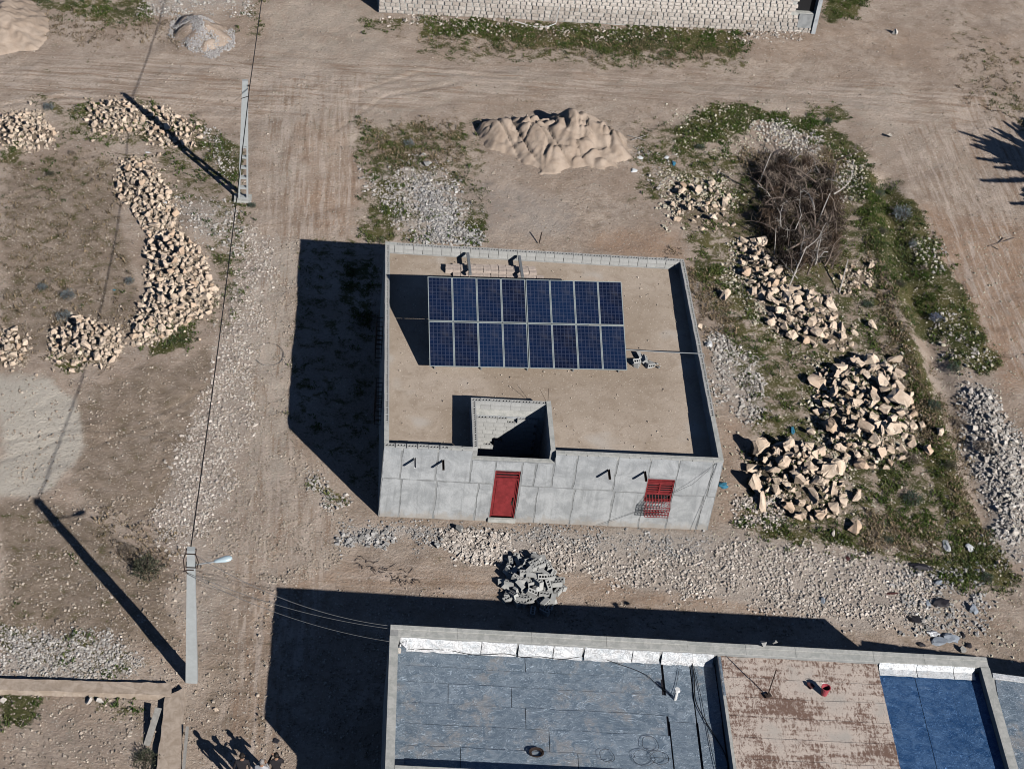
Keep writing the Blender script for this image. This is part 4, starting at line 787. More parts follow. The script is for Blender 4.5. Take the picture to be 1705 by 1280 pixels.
def build_house():
    e = empty('house', (0, 0, 0), 'single storey grey cement house with flat earthen roof and solar panels on top', 'house')
    T = HZ-.40; t = .19
    DO = (4.30, 5.28, .20, 2.67); WI = (10.20, 11.26, 1.40, 2.60)
    mb = MB(); walls_with_holes(mb, 0, 3.36, -.4, HZ-.20, 0, t, []); walls_with_holes(mb, 3.36, 6.50, -.4, 3.20, 0, t, [DO]); walls_with_holes(mb, 6.50, HX, -.4, HZ-.20, 0, t, [WI]); mb.obj('front_wall', MT['joint'], e)
    mb = MB(); mb.box(0, HX, HY-t, HY, -.4, T); mb.obj('back_wall', MT['wall_side'], e)
    # left wall with two window openings, built along y
    mb = MB(); holes = [(4.1, 5.3, 1.1, 2.5), (8.0, 9.2, 1.1, 2.5)]; ys = sorted({t, HY-t}|{h[0] for h in holes}|{h[1] for h in holes}); zs = [-.4, 1.1, 2.5, HZ-.2]
    for i in range(len(ys)-1):
        for j in range(3):
            cy, cz = (ys[i]+ys[i+1])/2, (zs[j]+zs[j+1])/2
            if not any(h[0] < cy < h[1] and h[2] < cz < h[3] for h in holes): mb.box(0, t, ys[i], ys[i+1], zs[j], zs[j+1])
    mb.obj('left_wall', MT['wall_side'], e)
    mb = MB(); mb.box(HX-t, HX, t, HY-t, -.4, HZ-.2); mb.obj('right_wall', MT['wall_side'], e)
    # roof with the stair opening
    sx0, sx1, sy0, sy1 = 3.36, 6.50, 0.19, 3.03; mb = MB(); n = 26
    def rb(x0, x1, y0, y1):
        m = 8; q = 8
        for i in range(m):
            for j in range(q):
                a, b = x0+(x1-x0)*i/m, x0+(x1-x0)*(i+1)/m; c, d = y0+(y1-y0)*j/q, y0+(y1-y0)*(j+1)/q
                mb.add([(a,c,roofz(c)),(b,c,roofz(c)),(b,d,roofz(d)),(a,d,roofz(d))], [(0,1,2,3)])
        mb.add([(x0,y0,roofz(y0)-.22),(x1,y0,roofz(y0)-.22),(x1,y1,roofz(y1)-.22),(x0,y1,roofz(y1)-.22)], [(0,3,2,1)])
    rb(t, sx0, t, HY-t); rb(sx1, HX-t, t, HY-t); rb(sx0, sx1, sy1, HY-t)
    mb.obj('roof', MT['roofdirt'], e)
    # stair well: side walls down to the floor, block lined back wall
    for a in (sx0, sx1-t):
        mb = MB(); mb.box(a, a+t, t, sy1-t, .0, HZ-.20); mb.obj('stair_side_wall', MT['wall_side'], e)
    mb = MB(); mb.box(sx0, sx1, sy1-t, sy1, 0, HZ-.40); mb.obj('stair_back_wall', MT['mortar'], e)
    mb = MB(); mb.box(sx0+t, sx1-t, sy1-t-.03, sy1-t-.002, 2.86, 2.96); mb.obj('stair_ledge', MT['plaster'], e)
    mb = MB(); mb.box(t, HX-t, t, HY-t, -.3, .06); mb.obj('floor_slab', MT['joint'], e)
    # rough courses of broken block on the back wall of the well
    for k in range(10):
        for i in range(7):
            if random.random() < .12: continue
            z = .95+k*.20; x = sx0+t+.2+i*.40+(k % 2)*.1
            if x > sx1-t-.16 or z > 2.75: continue
            put_block(e, (x, sy1-t-.075+random.uniform(0, .02), z), 0, None, .004)
    # parapet courses of hollow block
    def course(p, q, z, skip=0):
        d = Vector((q[0]-p[0], q[1]-p[1])); L = d.length; n = max(1, round(L/.40)); ang = math.atan2(d.y, d.x)
        for k in range(n):
            c = (p[0]+d.x*(k+.5)/n, p[1]+d.y*(k+.5)/n, z+random.uniform(0, .012)); put_block(e, c, ang, None, .006)
    for z in (HZ-.40, HZ-.20): course((0.0, HY-t/2), (HX, HY-t/2), z)
    course((t/2, t), (t/2, HY-t), HZ-.20); course((HX-t/2, t), (HX-t/2, HY-t), HZ-.20)
    course((0, t/2), (3.36, t/2), HZ-.20); course((6.50, t/2), (HX, t/2), HZ-.20)
    course((sx0+t/2, t), (sx0+t/2, sy1-t), HZ-.20); course((sx1-t/2, t), (sx1-t/2, sy1-t), HZ-.20)
    for z in (HZ-.40, HZ-.20): course((sx0, sy1-t/2), (sx1, sy1-t/2), z)
    # mortar smeared over the block tops in places
    mb = MB()
    for a, b, c, d in ((sx1-t, sx1, t, sy1),(HX-t, HX, t, 2.6),(t*0, t, .2, 1.3),(6.5, HX, 0, .19),(3.36, 6.5, 0, .19),(0, .5, HY-t, HY),(2.4, 3.36, 0, .10)):
        z = HZ+.004 if not (a == 3.36) else 3.20; x = a
        mb = MB(); mb.box(a+.004, b-.004, c+.004, d-.004, z, z+.02); mb.obj('mortar_cap', MT['mortar'], e)
    # plaster panels
    U = [(0,.7,2.03,3.65),(.7,2.05,2.02,3.65),(2.05,3.36,2.0,3.65),(3.36,4.28,1.98,3.18),(4.28,5.30,2.70,3.18),(5.30,5.82,1.96,3.18),(5.82,6.5,1.95,3.18),(6.5,7.35,1.93,3.65),(7.35,8.9,1.9,3.65),(8.9,10.18,1.86,3.65),(10.18,11.28,2.62,3.65),(11.28,12.6,1.82,3.65),(12.6,12.97,1.8,3.65),
         (0,.78,-.1,2.03),(.78,2.12,-.1,2.02),(2.12,3.72,-.1,2.0),(3.72,4.28,-.1,1.98),(5.30,6.02,-.1,1.96),(6.02,7.45,-.1,1.93),(7.45,8.98,-.1,1.9),(8.98,10.18,-.1,1.86),(10.18,11.28,-.1,1.38),(11.28,12.5,-.1,1.82),(12.5,12.97,-.1,1.8)]
    for u in U: link('plaster_panel', panel_mesh(*u), e)
    # door
    d = MB(); x0, x1, z0, z1 = DO; d.box(x0, x0+.05, .03, .10, z0, z1); d.box(x1-.05, x1, .03, .10, z0, z1); d.box(x0+.05, x1-.05, .03, .10, z1-.05, z1); d.box(x0+.05, x1-.05, .03, .10, 2.20, 2.25)
    df = d.obj('door_frame', MT['red'], e); tag(df, 'red steel door frame with barred transom')
    for k in range(2):
        m = MB(); m.box(x0+.05, x1-.05, .05, .08, 2.33+.15*k, 2.38+.15*k); m.obj('transom_bar', MT['red'], df)
    m = MB(); m.box(x0, x1, .14, .18, z0, z1); m.obj('door_shade', MT['black'], df)
    m = MB(); m.box(x0+.055, x1-.055, .075, .10, z0+.02, 2.195); m.box(x0+.12, x1-.19, .060, .075, z0+.1, 2.12); m.box(x1-.115, x1-.085, .055, .075, z0+.02, 2.19); dl = m.obj('door_leaf', MT['red'], e); tag(dl, 'plain red steel door leaf')
    m = MB(); m.box(x1-.16, x1-.13, .02, .06, 1.02, 1.25); m.box(x1-.20, x1-.12, .045, .06, .85, 1.05); m.obj('handle', MT['rust_and_shade'], dl)
    m = MB(); m.box(x0-.05, x1+.05, -.1, .19, .02, .20); m.obj('door_step', MT['mortar'], e)
    # window with louvres and tilted basket grille
    x0, x1, z0, z1 = WI; m = MB()
    m.box(x0, x0+.05, .02, .09, z0, z1); m.box(x1-.05, x1, .02, .09, z0, z1); m.box(x0+.05, x1-.05, .02, .09, z1-.05, z1); m.box(x0+.05, x1-.05, .02, .09, z0, z0+.05); m.box(x0+.05, x1-.05, .015, .085, 1.78, 1.87)
    m.box((x0+x1)/2-.03, (x0+x1)/2+.03, .025, .08, 1.87, 2.38); m.box(x0+.05, x1-.05, .02, .08, 2.36, 2.41)
    wf = m.obj('window_frame', MT['red'], e)
    for k in range(4):
        for a, b in ((x0+.05, (x0+x1)/2-.03), ((x0+x1)/2+.03, x1-.05)):
            m = MB(); m.obox(((a+b)/2, .06, 1.93+.115*k), b-a, .03, .06, Euler((.5, 0, 0))); m.obj('louvre_slat', MT['red'], wf)
    for k in range(2):
        m = MB(); m.box(x0+.05, x1-.05, .05, .07, 2.44+.06*k, 2.465+.06*k); m.obj('louvre_slat', MT['red'], wf)
    m = MB(); m.box(x0, x1, .12, .18, z0, z1); m.obj('window_pane', MT['black'], wf)
    m = MB(); gx0, gx1 = 10.26, 11.18; zb, zt = .98, 1.80; dp = .42
    nb = 8; nz = 4
    for k in range(nb+1):
        x = gx0+(gx1-gx0)*k/nb; m.bar((x, -.03, zt), (x, -dp, zt-.30), .016); m.bar((x, -dp, zt-.30), (x, -dp, zb), .016); m.bar((x, -dp, zb), (x, -.03, zb+.02), .014)
    for k in range(nz+1):
        z = zb+(zt-.30-zb)*k/nz; m.bar((gx0, -dp, z), (gx1, -dp, z), .018)
        for x in (gx0, gx1): m.bar((x, -dp, z), (x, -.02, z), .016)
    for k in range(1, 3):
        m.bar((gx0, -dp*k/3, zb+.01), (gx1, -dp*k/3, zb+.01), .014); m.bar((gx0, -dp*k/3, zt-.30*k/3), (gx1, -dp*k/3, zt-.30*k/3), .014)
    m.obj('window_grille', MT['red'], e)
    # red grilles on the shaded left side; the shade is put into their dark colour
    for yy in (4.1, 8.0):
        m = MB()
        for k in range(8): y = yy+1.2*k/7; m.bar((-.25, y, 1.1), (-.25, y, 2.5), .022)
        for k in range(7): z = 1.1+1.4*k/6; m.bar((-.25, yy, z), (-.25, yy+1.2, z), .022); m.bar((-.25, yy, z), (0, yy, z), .022); m.bar((-.25, yy+1.2, z), (0, yy+1.2, z), .022)
        m.obj('side_grille', MT['rust_and_shade'], e); m = MB(); m.box(.10, .14, yy, yy+1.2, 1.1, 2.5); m.obj('side_window', MT['black'], e)
    # spouts
    for x, z, mk in ((1.2, 3.11, 'white'), (2.27, 3.08, 'rust_and_shade'), (8.61, 2.97, 'rust_and_shade'), (10.01, 2.96, 'rust_and_shade')):
        m = MB(); a = .06; L = .54
        m.box(x-a/2, x+a/2, -L, .02, z-.012, z); m.box(x-a/2-.012, x-a/2, -L, .02, z-.012, z+.06); m.box(x+a/2, x+a/2+.012, -L, .02, z-.012, z+.06)
        o = m.obj('drain_spout', MT[mk], e)
        if mk == 'white': o['label'] = 'white drain spout'
    # hanging thin wires on the front
    for pts in ([(12.7, -.03, 3.6), (11.9, -.2, 2.6), (11.3, -.06, 2.0), (10.2, -.05, 1.0), (8.6, -.12, .1)], [(12.72, -.03, 3.6), (12.55, -.09, 1.6), (12.4, -.2, .05)]):
        m = MB(); m.tube(pts, .008, 4); m.obj('loose_wire', MT['greycable'], e)
    m = MB(); m.tube([(6.3, 3.0, 3.7), (6.05, 3.25, 4.05)], .008, 4); m.tube([(6.38, 3.0, 3.7), (6.38, 3.3, 4.1)], .008, 4); m.obj('rebar_stub', MT['rust_and_shade'], e)
build_house()
# ------------------------------------------------------------------ solar array on the roof
def build_array():
    x0, y0, z0 = 1.80, 5.06, 3.44; rz = .0475; tilt = math.radians(26.8)
    e = empty('solar_array', (x0, y0, z0), 'tilted rack of sixteen dark blue solar panels on the earthen roof', 'solar panels', None, rz)
    pw, pl = .985, 1.955; gapx, gapy = .012, .03; R = Matrix.Rotation(tilt, 3, 'X')
    def T(x, y, z): return R @ Vector((x, y, z))
    fr = MB(); w = .028; hgt = .038
    fr.box(0, pw, 0, w, 0, hgt); fr.box(0, pw, pl-w, pl, 0, hgt); fr.box(0, w, w, pl-w, 0, hgt); fr.box(pw-w, pw, w, pl-w, 0, hgt); fme = fr.mesh('solar_panel', MT['alu'])
    cm = MB(); cm.add([(w,w,hgt-.006),(pw-w,w,hgt-.006),(pw-w,pl-w,hgt-.006),(w,pl-w,hgt-.006),(w,w,.005),(pw-w,w,.005),(pw-w,pl-w,.005),(w,pl-w,.005)], [(0,1,2,3),(4,7,6,5)]); cme = cm.mesh('cell_sheet', MT['cells'])
    uv = cme.uv_layers.new(name='UVMap')
    for li, c in enumerate([(0,0),(1,0),(1,1),(0,1)]*2): uv.data[li].uv = c
    for r in range(2):
        for c in range(8):
            o = link('solar_panel', fme, e); o.rotation_euler = (tilt, 0, 0); o.location = T(c*(pw+gapx)+(.02 if c > 3 else 0), r*(pl+gapy), 0)
            link('cell_sheet', cme, o)
    W = 8*(pw+gapx)+.01; L = 2*pl+gapy; down = Vector((0, 0, -1))
    for k, yy in enumerate((.35, 1.5, 2.35, 3.55)):
        m = MB(); m.bar(T(-.02, yy, -.03), T(W+.02, yy, -.03), .04, .05); m.obj('rail', MT['steel'], e)
    for c in range(5):
        x = .25+c*(W-.5)/4; a = T(x, .35, -.055); b = T(x, 3.55, -.055); m = MB(); m.bar(T(x, .1, -.08), T(x, L-.1, -.08), .05, .06)
        zf = roofz(y0+a.y)-z0; zb = roofz(y0+b.y)-z0
        m.bar((a.x, a.y, a.z-.05), (a.x, a.y, zf), .05); m.bar((b.x, b.y, b.z-.05), (b.x, b.y, zb), .05); m.bar((a.x, a.y, zf+.02), (b.x, b.y, zb+.02), .05, .04); mid = T(x, 2.2, -.1); m.bar(mid, (b.x, b.y, zb+.3), .04); m.obj('support_frame', MT['steel'], e)
    m = MB(); m.tube([T(W-.1, 1.6, -.1), T(W-.05, 1.1, -.5), (W-.02, 1.4, roofz(6.5)-z0+.55), (W+.1, 1.45, roofz(6.6)-z0+.55)], .02, 5); m.obj('cable_drop', MT['greycable'], e)
build_array()
def build_conduit():
    a = Vector((9.85, 6.75, 3.45)); b = Vector((12.99, 6.45, 3.70)); m = MB(); m.tube([a, (a+b)/2+Vector((0, 0, -.02)), b, b+Vector((.05, 0, -.1)), b+Vector((.05, 0, -2.5))], .022, 6)
    tag(m.obj('conduit_pipe', MT['steel']), 'thin grey conduit running from the solar panels over the right parapet', 'pipe')
build_conduit()
def build_roof_clutter():
    e = empty('slab_stack', (2.6, 11.38, roofz(11.3)), 'low stack of pinkish cast slabs on the roof behind the solar panels', 'slab stack', None, .035)
    m = MB(); m.box(0, .31, 0, .19, 0, .10); me = m.mesh('slab', MT['slab'])
    for lay in range(2):
        for r in range(4):
            for c in range(12):
                if lay == 1 and r in (0, 3): continue
                if r == 3 and c < 1: continue
                o = link('slab', me, e); o.location = (c*.325+random.uniform(-.012, .012)+(r == 0)*.3, r*.215+random.uniform(-.008, .008), lay*.105+.005); o.rotation_euler = (0, 0, random.uniform(-.04, .04))
    for x, lab in ((1.0, 'grey beam lying across the left part of the slab stack'), (3.22, 'grey beam lying across the right part of the slab stack')):
        m = MB(); m.box(-.055, .055, -.1, 1.35, 0, .12); o = m.obj('short_beam', MT['steel']); o.location = (2.6+x, 11.25, roofz(11.3)+.30); o.rotation_euler = (.02, 0, .05)
        tag(o, lab, 'beam', 'beams on the slab stack')
    e = empty('broken_block_pile', (10.6, 6.35, roofz(6.3)), 'small pile of broken blocks and scraps under the conduit on the roof', 'rubble pile')
    for k in range(5): put_block(e, (random.uniform(-.45, .25), random.uniform(-.1, .5), random.uniform(.0, .1)), 0, (random.uniform(-1.6, 1.6), random.uniform(-.4, .4), random.uniform(0, 3)))
    for k in range(16):
        d = random.uniform(.07, .17); x = random.uniform(-.4, .75); put_rock(random.choice(ROCKS['white_rock'] if k % 3 == 0 else ROCKS['grey_rock']), x, .35-x*.75+random.uniform(-.15, .15), d*.3, d, e, 'rubble_piece', (0, 0, 0))
    P = np.column_stack([rng.uniform(.25, 12.6, 900), rng.uniform(.3, 12.6, 900)]); P = P[~((P[:, 0] > 3.3) & (P[:, 0] < 6.6) & (P[:, 1] < 3.1))]; S = .015+.07*rng.random(len(P))**4; k = rng.random((len(P), 1))
    pebble_mass('roof_grit', np.column_stack([P, roofz(P[:, 1])+S*.15]), S, np.array(DIRT[0])*(1-k)+np.array(DIRT[1])*k, 'loose grit scattered over the earthen roof')
build_roof_clutter()
# ------------------------------------------------------------------ foil roofed building
BX, BY, BZ = .24, -9.21, 3.885; BRZ = -.0248
def build_foil_building():
    e = empty('foil_roofed_building', (BX, BY, 0), 'long low building with bluish foil, brown felt and bright blue roof sections', 'building', None, BRZ)
    Lx, Ly = 20.62, 6.15
    m = MB(); m.box(0, .27, -Ly, 0, -.4, BZ); m.obj('left_wall', MT['wall_side'], e)
    m = MB(); m.box(.27, Lx-.30, -.42, 0, -.4, BZ-.012); m.obj('back_wall', MT['wall_side'], e)
    m = MB(); m.box(Lx-.30, Lx, -Ly, 0, -.4, BZ-.004); m.obj('right_wall', MT['wall_side'], e)
    m = MB(); m.box(.27, Lx-.3, -Ly, -Ly+.28, -.4, BZ-.008); m.obj('front_wall', MT['wall_side'], e)
    # mortar caps in lengths
    x = .0
    while x < Lx-.05:
        L = min(random.uniform(1.6, 2.8), Lx-x); m = MB(); z = BZ+random.uniform(.002, .012)+(.02 if x < 9.2 else 0)
        m.box(x+.004, x+L-.004, -.16, .01, z-.05, z+.015); m.obj('parapet_cap', MT['mortar'], e)
        m = MB(); m.box(x+.004, x+L-.004, -.43, -.165, BZ-.03, BZ-.004+random.uniform(0, .006)); m.obj('parapet_ledge', MT['mortar'], e); x += L
    y = -.45
    while y > -Ly+.1:
        L = min(random.uniform(1.5, 2.6), Ly+y); m = MB(); m.box(-.01, .28, y-L+.004, y-.004, BZ-.02, BZ+.018); m.obj('parapet_cap', MT['mortar'], e)
        m = MB(); m.box(Lx-.31, Lx+.01, y-L+.004, y-.004, BZ-.02, BZ+.018); m.obj('parapet_cap', MT['mortar'], e); y -= L
    m = MB(); m.box(.29, Lx-.32, -Ly-.01, -Ly+.29, BZ-.02, BZ+.018); m.obj('parapet_cap', MT['mortar'], e)
    zr = 3.30; m = MB(); m.box(.27, 11.15, -Ly+.28, -.42, zr-.25, zr-.03); m.obj('roof_slab', MT['bag_dark'], e)
    # foil sheets
    def sheet(x0, x1, y0, y1, z, mat='foil', nm='roofing_sheet', lift=.030):
        nx, ny = max(2, int((x1-x0)/.35)), max(2, int((y1-y0)/.3)); mb = MB(); vs = []; sd = random.uniform(0, 90)
        for i in range(nx+1):
            for j in range(ny+1):
                a, b = x0+(x1-x0)*i/nx, y0+(y1-y0)*j/ny; ed = (j in (0, ny) or i in (0, nx))
                dz = (float(vn(a+sd, b, 1.7, 3))-.5)*.02; jy = (float(vn(a, sd, 1.3, 5))-.5)*.05 if j in (0, ny) else 0
                vs.append((a, b+jy, z+lift*(j/ny)+(dz if not ed else -.001+dz*.3)))
        k = len(vs); top = vs+[(v[0], v[1], v[2]-.02) for v in vs]; fs = []
        for i in range(nx):
            for j in range(ny): a = i*(ny+1)+j; fs.append((a, a+ny+1, a+ny+2, a+1))
        for i in range(nx): a = i*(ny+1); fs.append((a, a+k, a+ny+1+k, a+ny+1)); b = a+ny; fs.append((b, b+ny+1, b+ny+1+k, b+k))
        for j in range(ny): fs.append((j, j+1, j+1+k, j+k)); b = nx*(ny+1)+j; fs.append((b, b+k, b+1+k, b+1))
        mb.add(top, fs); return mb.obj(nm, MT[mat], e, False)
    rows = [(-.44, -1.28, [.45, 4.6, 9.25]), (-1.25, -1.98, [.5, 9.2]), (-1.95, -2.85, [.55, 2.0, 4.1, 9.35]), (-2.82, -3.72, [.55, 4.55, 9.25]), (-3.69, -4.62, [.55, 5.3, 9.3]), (-4.59, -5.45, [.6, 2.4, 6.2, 9.3]), (-5.42, -5.88, [.6, 5.0, 9.3])]
    for r, (ya, yb, xs) in enumerate(rows):
        for k in range(len(xs)-1): sheet(xs[k]+(.010 if k else 0), xs[k+1]-.010, yb+.045, ya, zr+.004+.010*(k % 2))
    for k, (xa, xb) in enumerate(((9.30, 10.25), (10.25, 11.12))):
        sheet(xa+.02, xb-.02, -3.05, -.44, zr+.012+.012*k); sheet(xa+.04, xb-.04, -5.88, -3.08, zr+.008+.012*k)
    sheet(.28, .58, -2.9, -.5, zr+.10); sheet(.28, .60, -5.86, -2.92, zr+.09)
    # bright flashing on the sunlit parapet face
    xs = [.34, 3.1, 4.35, 5.55, 6.6, 8.25, 9.25, 11.05]
    for k in range(len(xs)-1):
        a, b = xs[k]+.015, xs[k+1]-.015-(.05 if k % 2 else 0); mb = MB(); n = max(3, int((b-a)/.22)); vs = []
        for i in range(n+1):
            x = a+(b-a)*i/n
            for q, (yy, zz) in enumerate(((-.425, BZ-.10), (-.44, BZ-.30), (-.47, zr+.10), (-.60, zr+.055))):
                vs.append((x, yy-random.uniform(0, .05)*(q > 0), zz+random.uniform(-.03, .03)))
        mb.add(vs, [(i*4+q, i*4+q+1, i*4+q+5, i*4+q+4) for i in range(n) for q in range(3)]); mb.obj('foil_flashing', MT['silver'], e)
    # brown felt roof, higher than its neighbours
    bx0, bx1 = 11.15, 16.72; zb = 3.72; zu = zr+.24
    m = MB(); m.box(bx0, bx0+.10, -Ly+.28, -.42, zr-.25, zb+.045); m.obj('roof_kerb', MT['mortar'], e)
    m = MB(); m.box(bx0+.02, bx0+.10, -2.2, -.5, zb+.046, zb+.058); m.obj('kerb_flashing', MT['foil'], e)
    m = MB(); m.box(bx0+.1, bx1, -Ly+.28, -.42, zr-.25, zb-.03); m.obj('raised_slab', MT['joint'], e)
    y = -.44; r = 0
    while y > -Ly+.35:
        h = random.uniform(.82, .95); y1 = max(y-h, -Ly+.3); sheet(bx0+.11, bx1-.01, y1+.005, y, zb, 'brownroof', 'felt_strip', .03); y = y1; r += 1
    # blue section
    m = MB(); m.box(bx1, Lx-.3, -Ly+.28, -.42, zr-.25, zu+.02); m.obj('lower_slab', MT['joint'], e)
    xs = [bx1+.02, 18.0, 19.2, Lx-.31]
    for k in range(3): sheet(xs[k]+.006, xs[k+1]-.006, -5.88, -.47, zu+.045+.014*(k % 2), 'foilblue', 'roofing_sheet', 0)
    xs = [bx1+.05, 18.1, 19.4, 20.15]
    for k in range(3):
        a, b = xs[k]+.01, xs[k+1]-.01; mb = MB(); n = 6; vs = []
        for i in range(n+1):
            x = a+(b-a)*i/n
            for yy, zz in ((-.425, BZ-.04), (-.46, BZ-.14), (-.52, zu+.11), (-.80, zu+.075)): vs.append((x, yy-random.uniform(0, .015), zz+random.uniform(-.012, .012)))
        mb.add(vs, [(i*4+q, i*4+q+1, i*4+q+5, i*4+q+4) for i in range(n) for q in range(3)]); mb.obj('foil_flashing', MT['silver'], e)
    return e
FB = build_foil_building()
ROOFM = Matrix.Translation((BX, BY, 0)) @ Matrix.Rotation(BRZ, 4, 'Z')
def rp_(px_, py_, z): return (*g(px_, py_, z), z)
def build_roof2_clutter():
    zr = 3.345
    def cable(pts, z, r, lab, cat='cable', mat='cable', grp='cables on the foil roof'):
        P = [rp_(a, b, z+(c if len(q) > 2 else 0)) for q in pts for a, b, c in [(q[0], q[1], q[2] if len(q) > 2 else 0)]]
        S = []
        for i in range(len(P)-1):
            p0, p1, p2, p3 = [Vector(P[max(0, min(len(P)-1, i+k))]) for k in (-1, 0, 1, 2)]
            for t in (0, .25, .5, .75): S.append(.5*((2*p1)+(-p0+p2)*t+(2*p0-5*p1+4*p2-p3)*t*t+(-p0+3*p1-3*p2+p3)*t**3))
        S.append(Vector(P[-1])); m = MB(); m.tube(S, r, 5); tag(m.obj('cable', MT[mat], None, True), lab, cat, grp)
    cable([(680,1080),(745,1082),(790,1090),(842,1088),(870,1094),(900,1093),(935,1097),(985,1092),(1030,1105),(1070,1120),(1090,1135),(1118,1158)], zr+.04, .012, 'long black cable snaking along the upper part of the foil roof')
    cable([(1152,1100),(1156,1130),(1158,1165),(1172,1195),(1190,1225),(1205,1250),(1212,1275),(1208,1300)], zr+.04, .018, 'thick black cable curving down the foil roof beside the raised section')
    cable([(1155,1108),(1165,1150),(1175,1200),(1185,1250),(1195,1290)], zr+.04, .010, 'thin straight cable beside the thick one on the foil roof')
    cable([(1131,1112),(1126,1140),(1120,1158)], zr+.04, .008, 'short cable leading to the white roof vent')
    cable([(1225,1225),(1235,1245),(1255,1265),(1275,1290)], zr+.06, .012, 'cable sagging from the raised roof edge at the bottom')
    for cx, cy, r, lab in ((1010,1258,.26,'left loop of wire lying on the foil roof'),(1082,1238,.30,'upper loop of wire lying on the foil roof'),(1072,1262,.32,'lower loop of wire lying on the foil roof'),(1098,1262,.28,'right loop of wire lying on the foil roof')):
        c = rp_(cx, cy, zr+.04); m = MB(); a0 = random.uniform(0, 6); m.tube([(c[0]+r*math.cos(a0+t*.42)*(1+.15*math.sin(t)), c[1]+r*math.sin(a0+t*.42), c[2]+.004*t) for t in range(17)], .008, 4)
        tag(m.obj('wire_loop', MT['cable']), lab, 'wire', 'wire loops on the foil roof')
    # white vent with shadow
    c = rp_(1124,1163,zr); m = MB(); m.tube([(c[0], c[1], zr-.02), (c[0], c[1], zr+.42)], .06, 10); m.tube([(c[0], c[1], zr+.42), (c[0], c[1], zr+.50)], .11, 10, .09); tag(m.obj('roof_vent', MT['white'], None), 'short white vent pipe standing on the foil roof', 'vent')
    # ring tangle
    c = rp_(893,1253,zr+.04); m = MB()
    for q in range(3): m.tube([(c[0]+(.17+.03*q)*math.cos(t*.35+q), c[1]+(.15+.02*q)*math.sin(t*.35+q), c[2]+.02*q+.01*math.sin(t)) for t in range(19)], .022, 5)
    tag(m.obj('wire_coil', MT['rust_and_shade']), 'rusty tangled coil near the bottom of the foil roof', 'coil')
    # stick and bucket on brown roof
    zb = 3.75
    c = rp_(1278,1158,zb); m = MB(); m.tube([(c[0], c[1], zb-.02), (c[0]+.06, c[1]+.06, zb+1.25)], .022, 6, .018); m.obox((c[0], c[1], zb+.03), .22, .16, .06, Euler((0, 0, .4)))
    tag(m.obj('roof_stake', MT['rust_and_shade']), 'thin dark stake standing on the brown felt roof', 'stake')
    c = rp_(1372,1155,zb); e = empty('bucket', (c[0], c[1], zb), 'faded red bucket standing on the brown felt roof', 'bucket')
    m = MB(); n = 16; ro, ri = [], []
    prof = [(.11, 0), (.15, .32), (.165, .33), (.165, .35), (.14, .35), (.10, .02)]
    vs = [(r*math.cos(2*math.pi*k/n), r*math.sin(2*math.pi*k/n), z) for r, z in prof for k in range(n)]; fs = [(i*n+k, i*n+(k+1) % n, (i+1)*n+(k+1) % n, (i+1)*n+k) for i in range(5) for k in range(n)]+[tuple(range(n-1, -1, -1)), tuple(5*n+k for k in range(n))]
    m.add(vs, fs); o = m.obj('bucket_body', MT['pink'], e, False); m = MB(); m.tube([(.155*math.cos(t), .155*math.sin(t)*.4+.12, .34+.02) for t in [k*math.pi/8 for k in range(9)]], .006, 4); m.obj('bucket_handle', MT['steel'], e)
    c = rp_(1350,1143,zb); m = MB(); m.obox((c[0], c[1], zb+.04), .20, .16, .07, Euler((.1, .1, .6))); m.obox((c[0]-.08, c[1]+.05, zb+.07), .10, .12, .05, Euler((.3, .1, .1))); tag(m.obj('rag', MT['maroon']), 'dark red rag lying beside the bucket', 'rag')
    for px_, py_, d, lab in ((1270,1073,.30,'left broken block on the parapet of the foil roofed building'),(1290,1070,.27,'right broken block on the parapet of the foil roofed building')):
        c = rp_(px_, py_, BZ+.08); o = put_rock(random.choice(ROCKS['grey_rock']), c[0], c[1], BZ+.12, d, None, 'broken_block'); tag(o, lab, 'block', 'blocks left on the parapet')
    c = rp_(676,1075,zr+.1); o = put_rock(random.choice(ROCKS['white_rock']), c[0], c[1], zr+.18, .34, None, 'foil_bundle'); o.data = o.data.copy(); o.data.materials[0] = MT['tin']; tag(o, 'crumpled silver bundle in the corner of the foil roof', 'bundle')
    c = rp_(663,1082,zr+.1); o = put_rock(random.choice(ROCKS['white_rock']), c[0], c[1], zr+.14, .30, None, 'rock'); tag(o, 'pale stone next to the silver bundle in the roof corner', 'rock')
build_roof2_clutter()
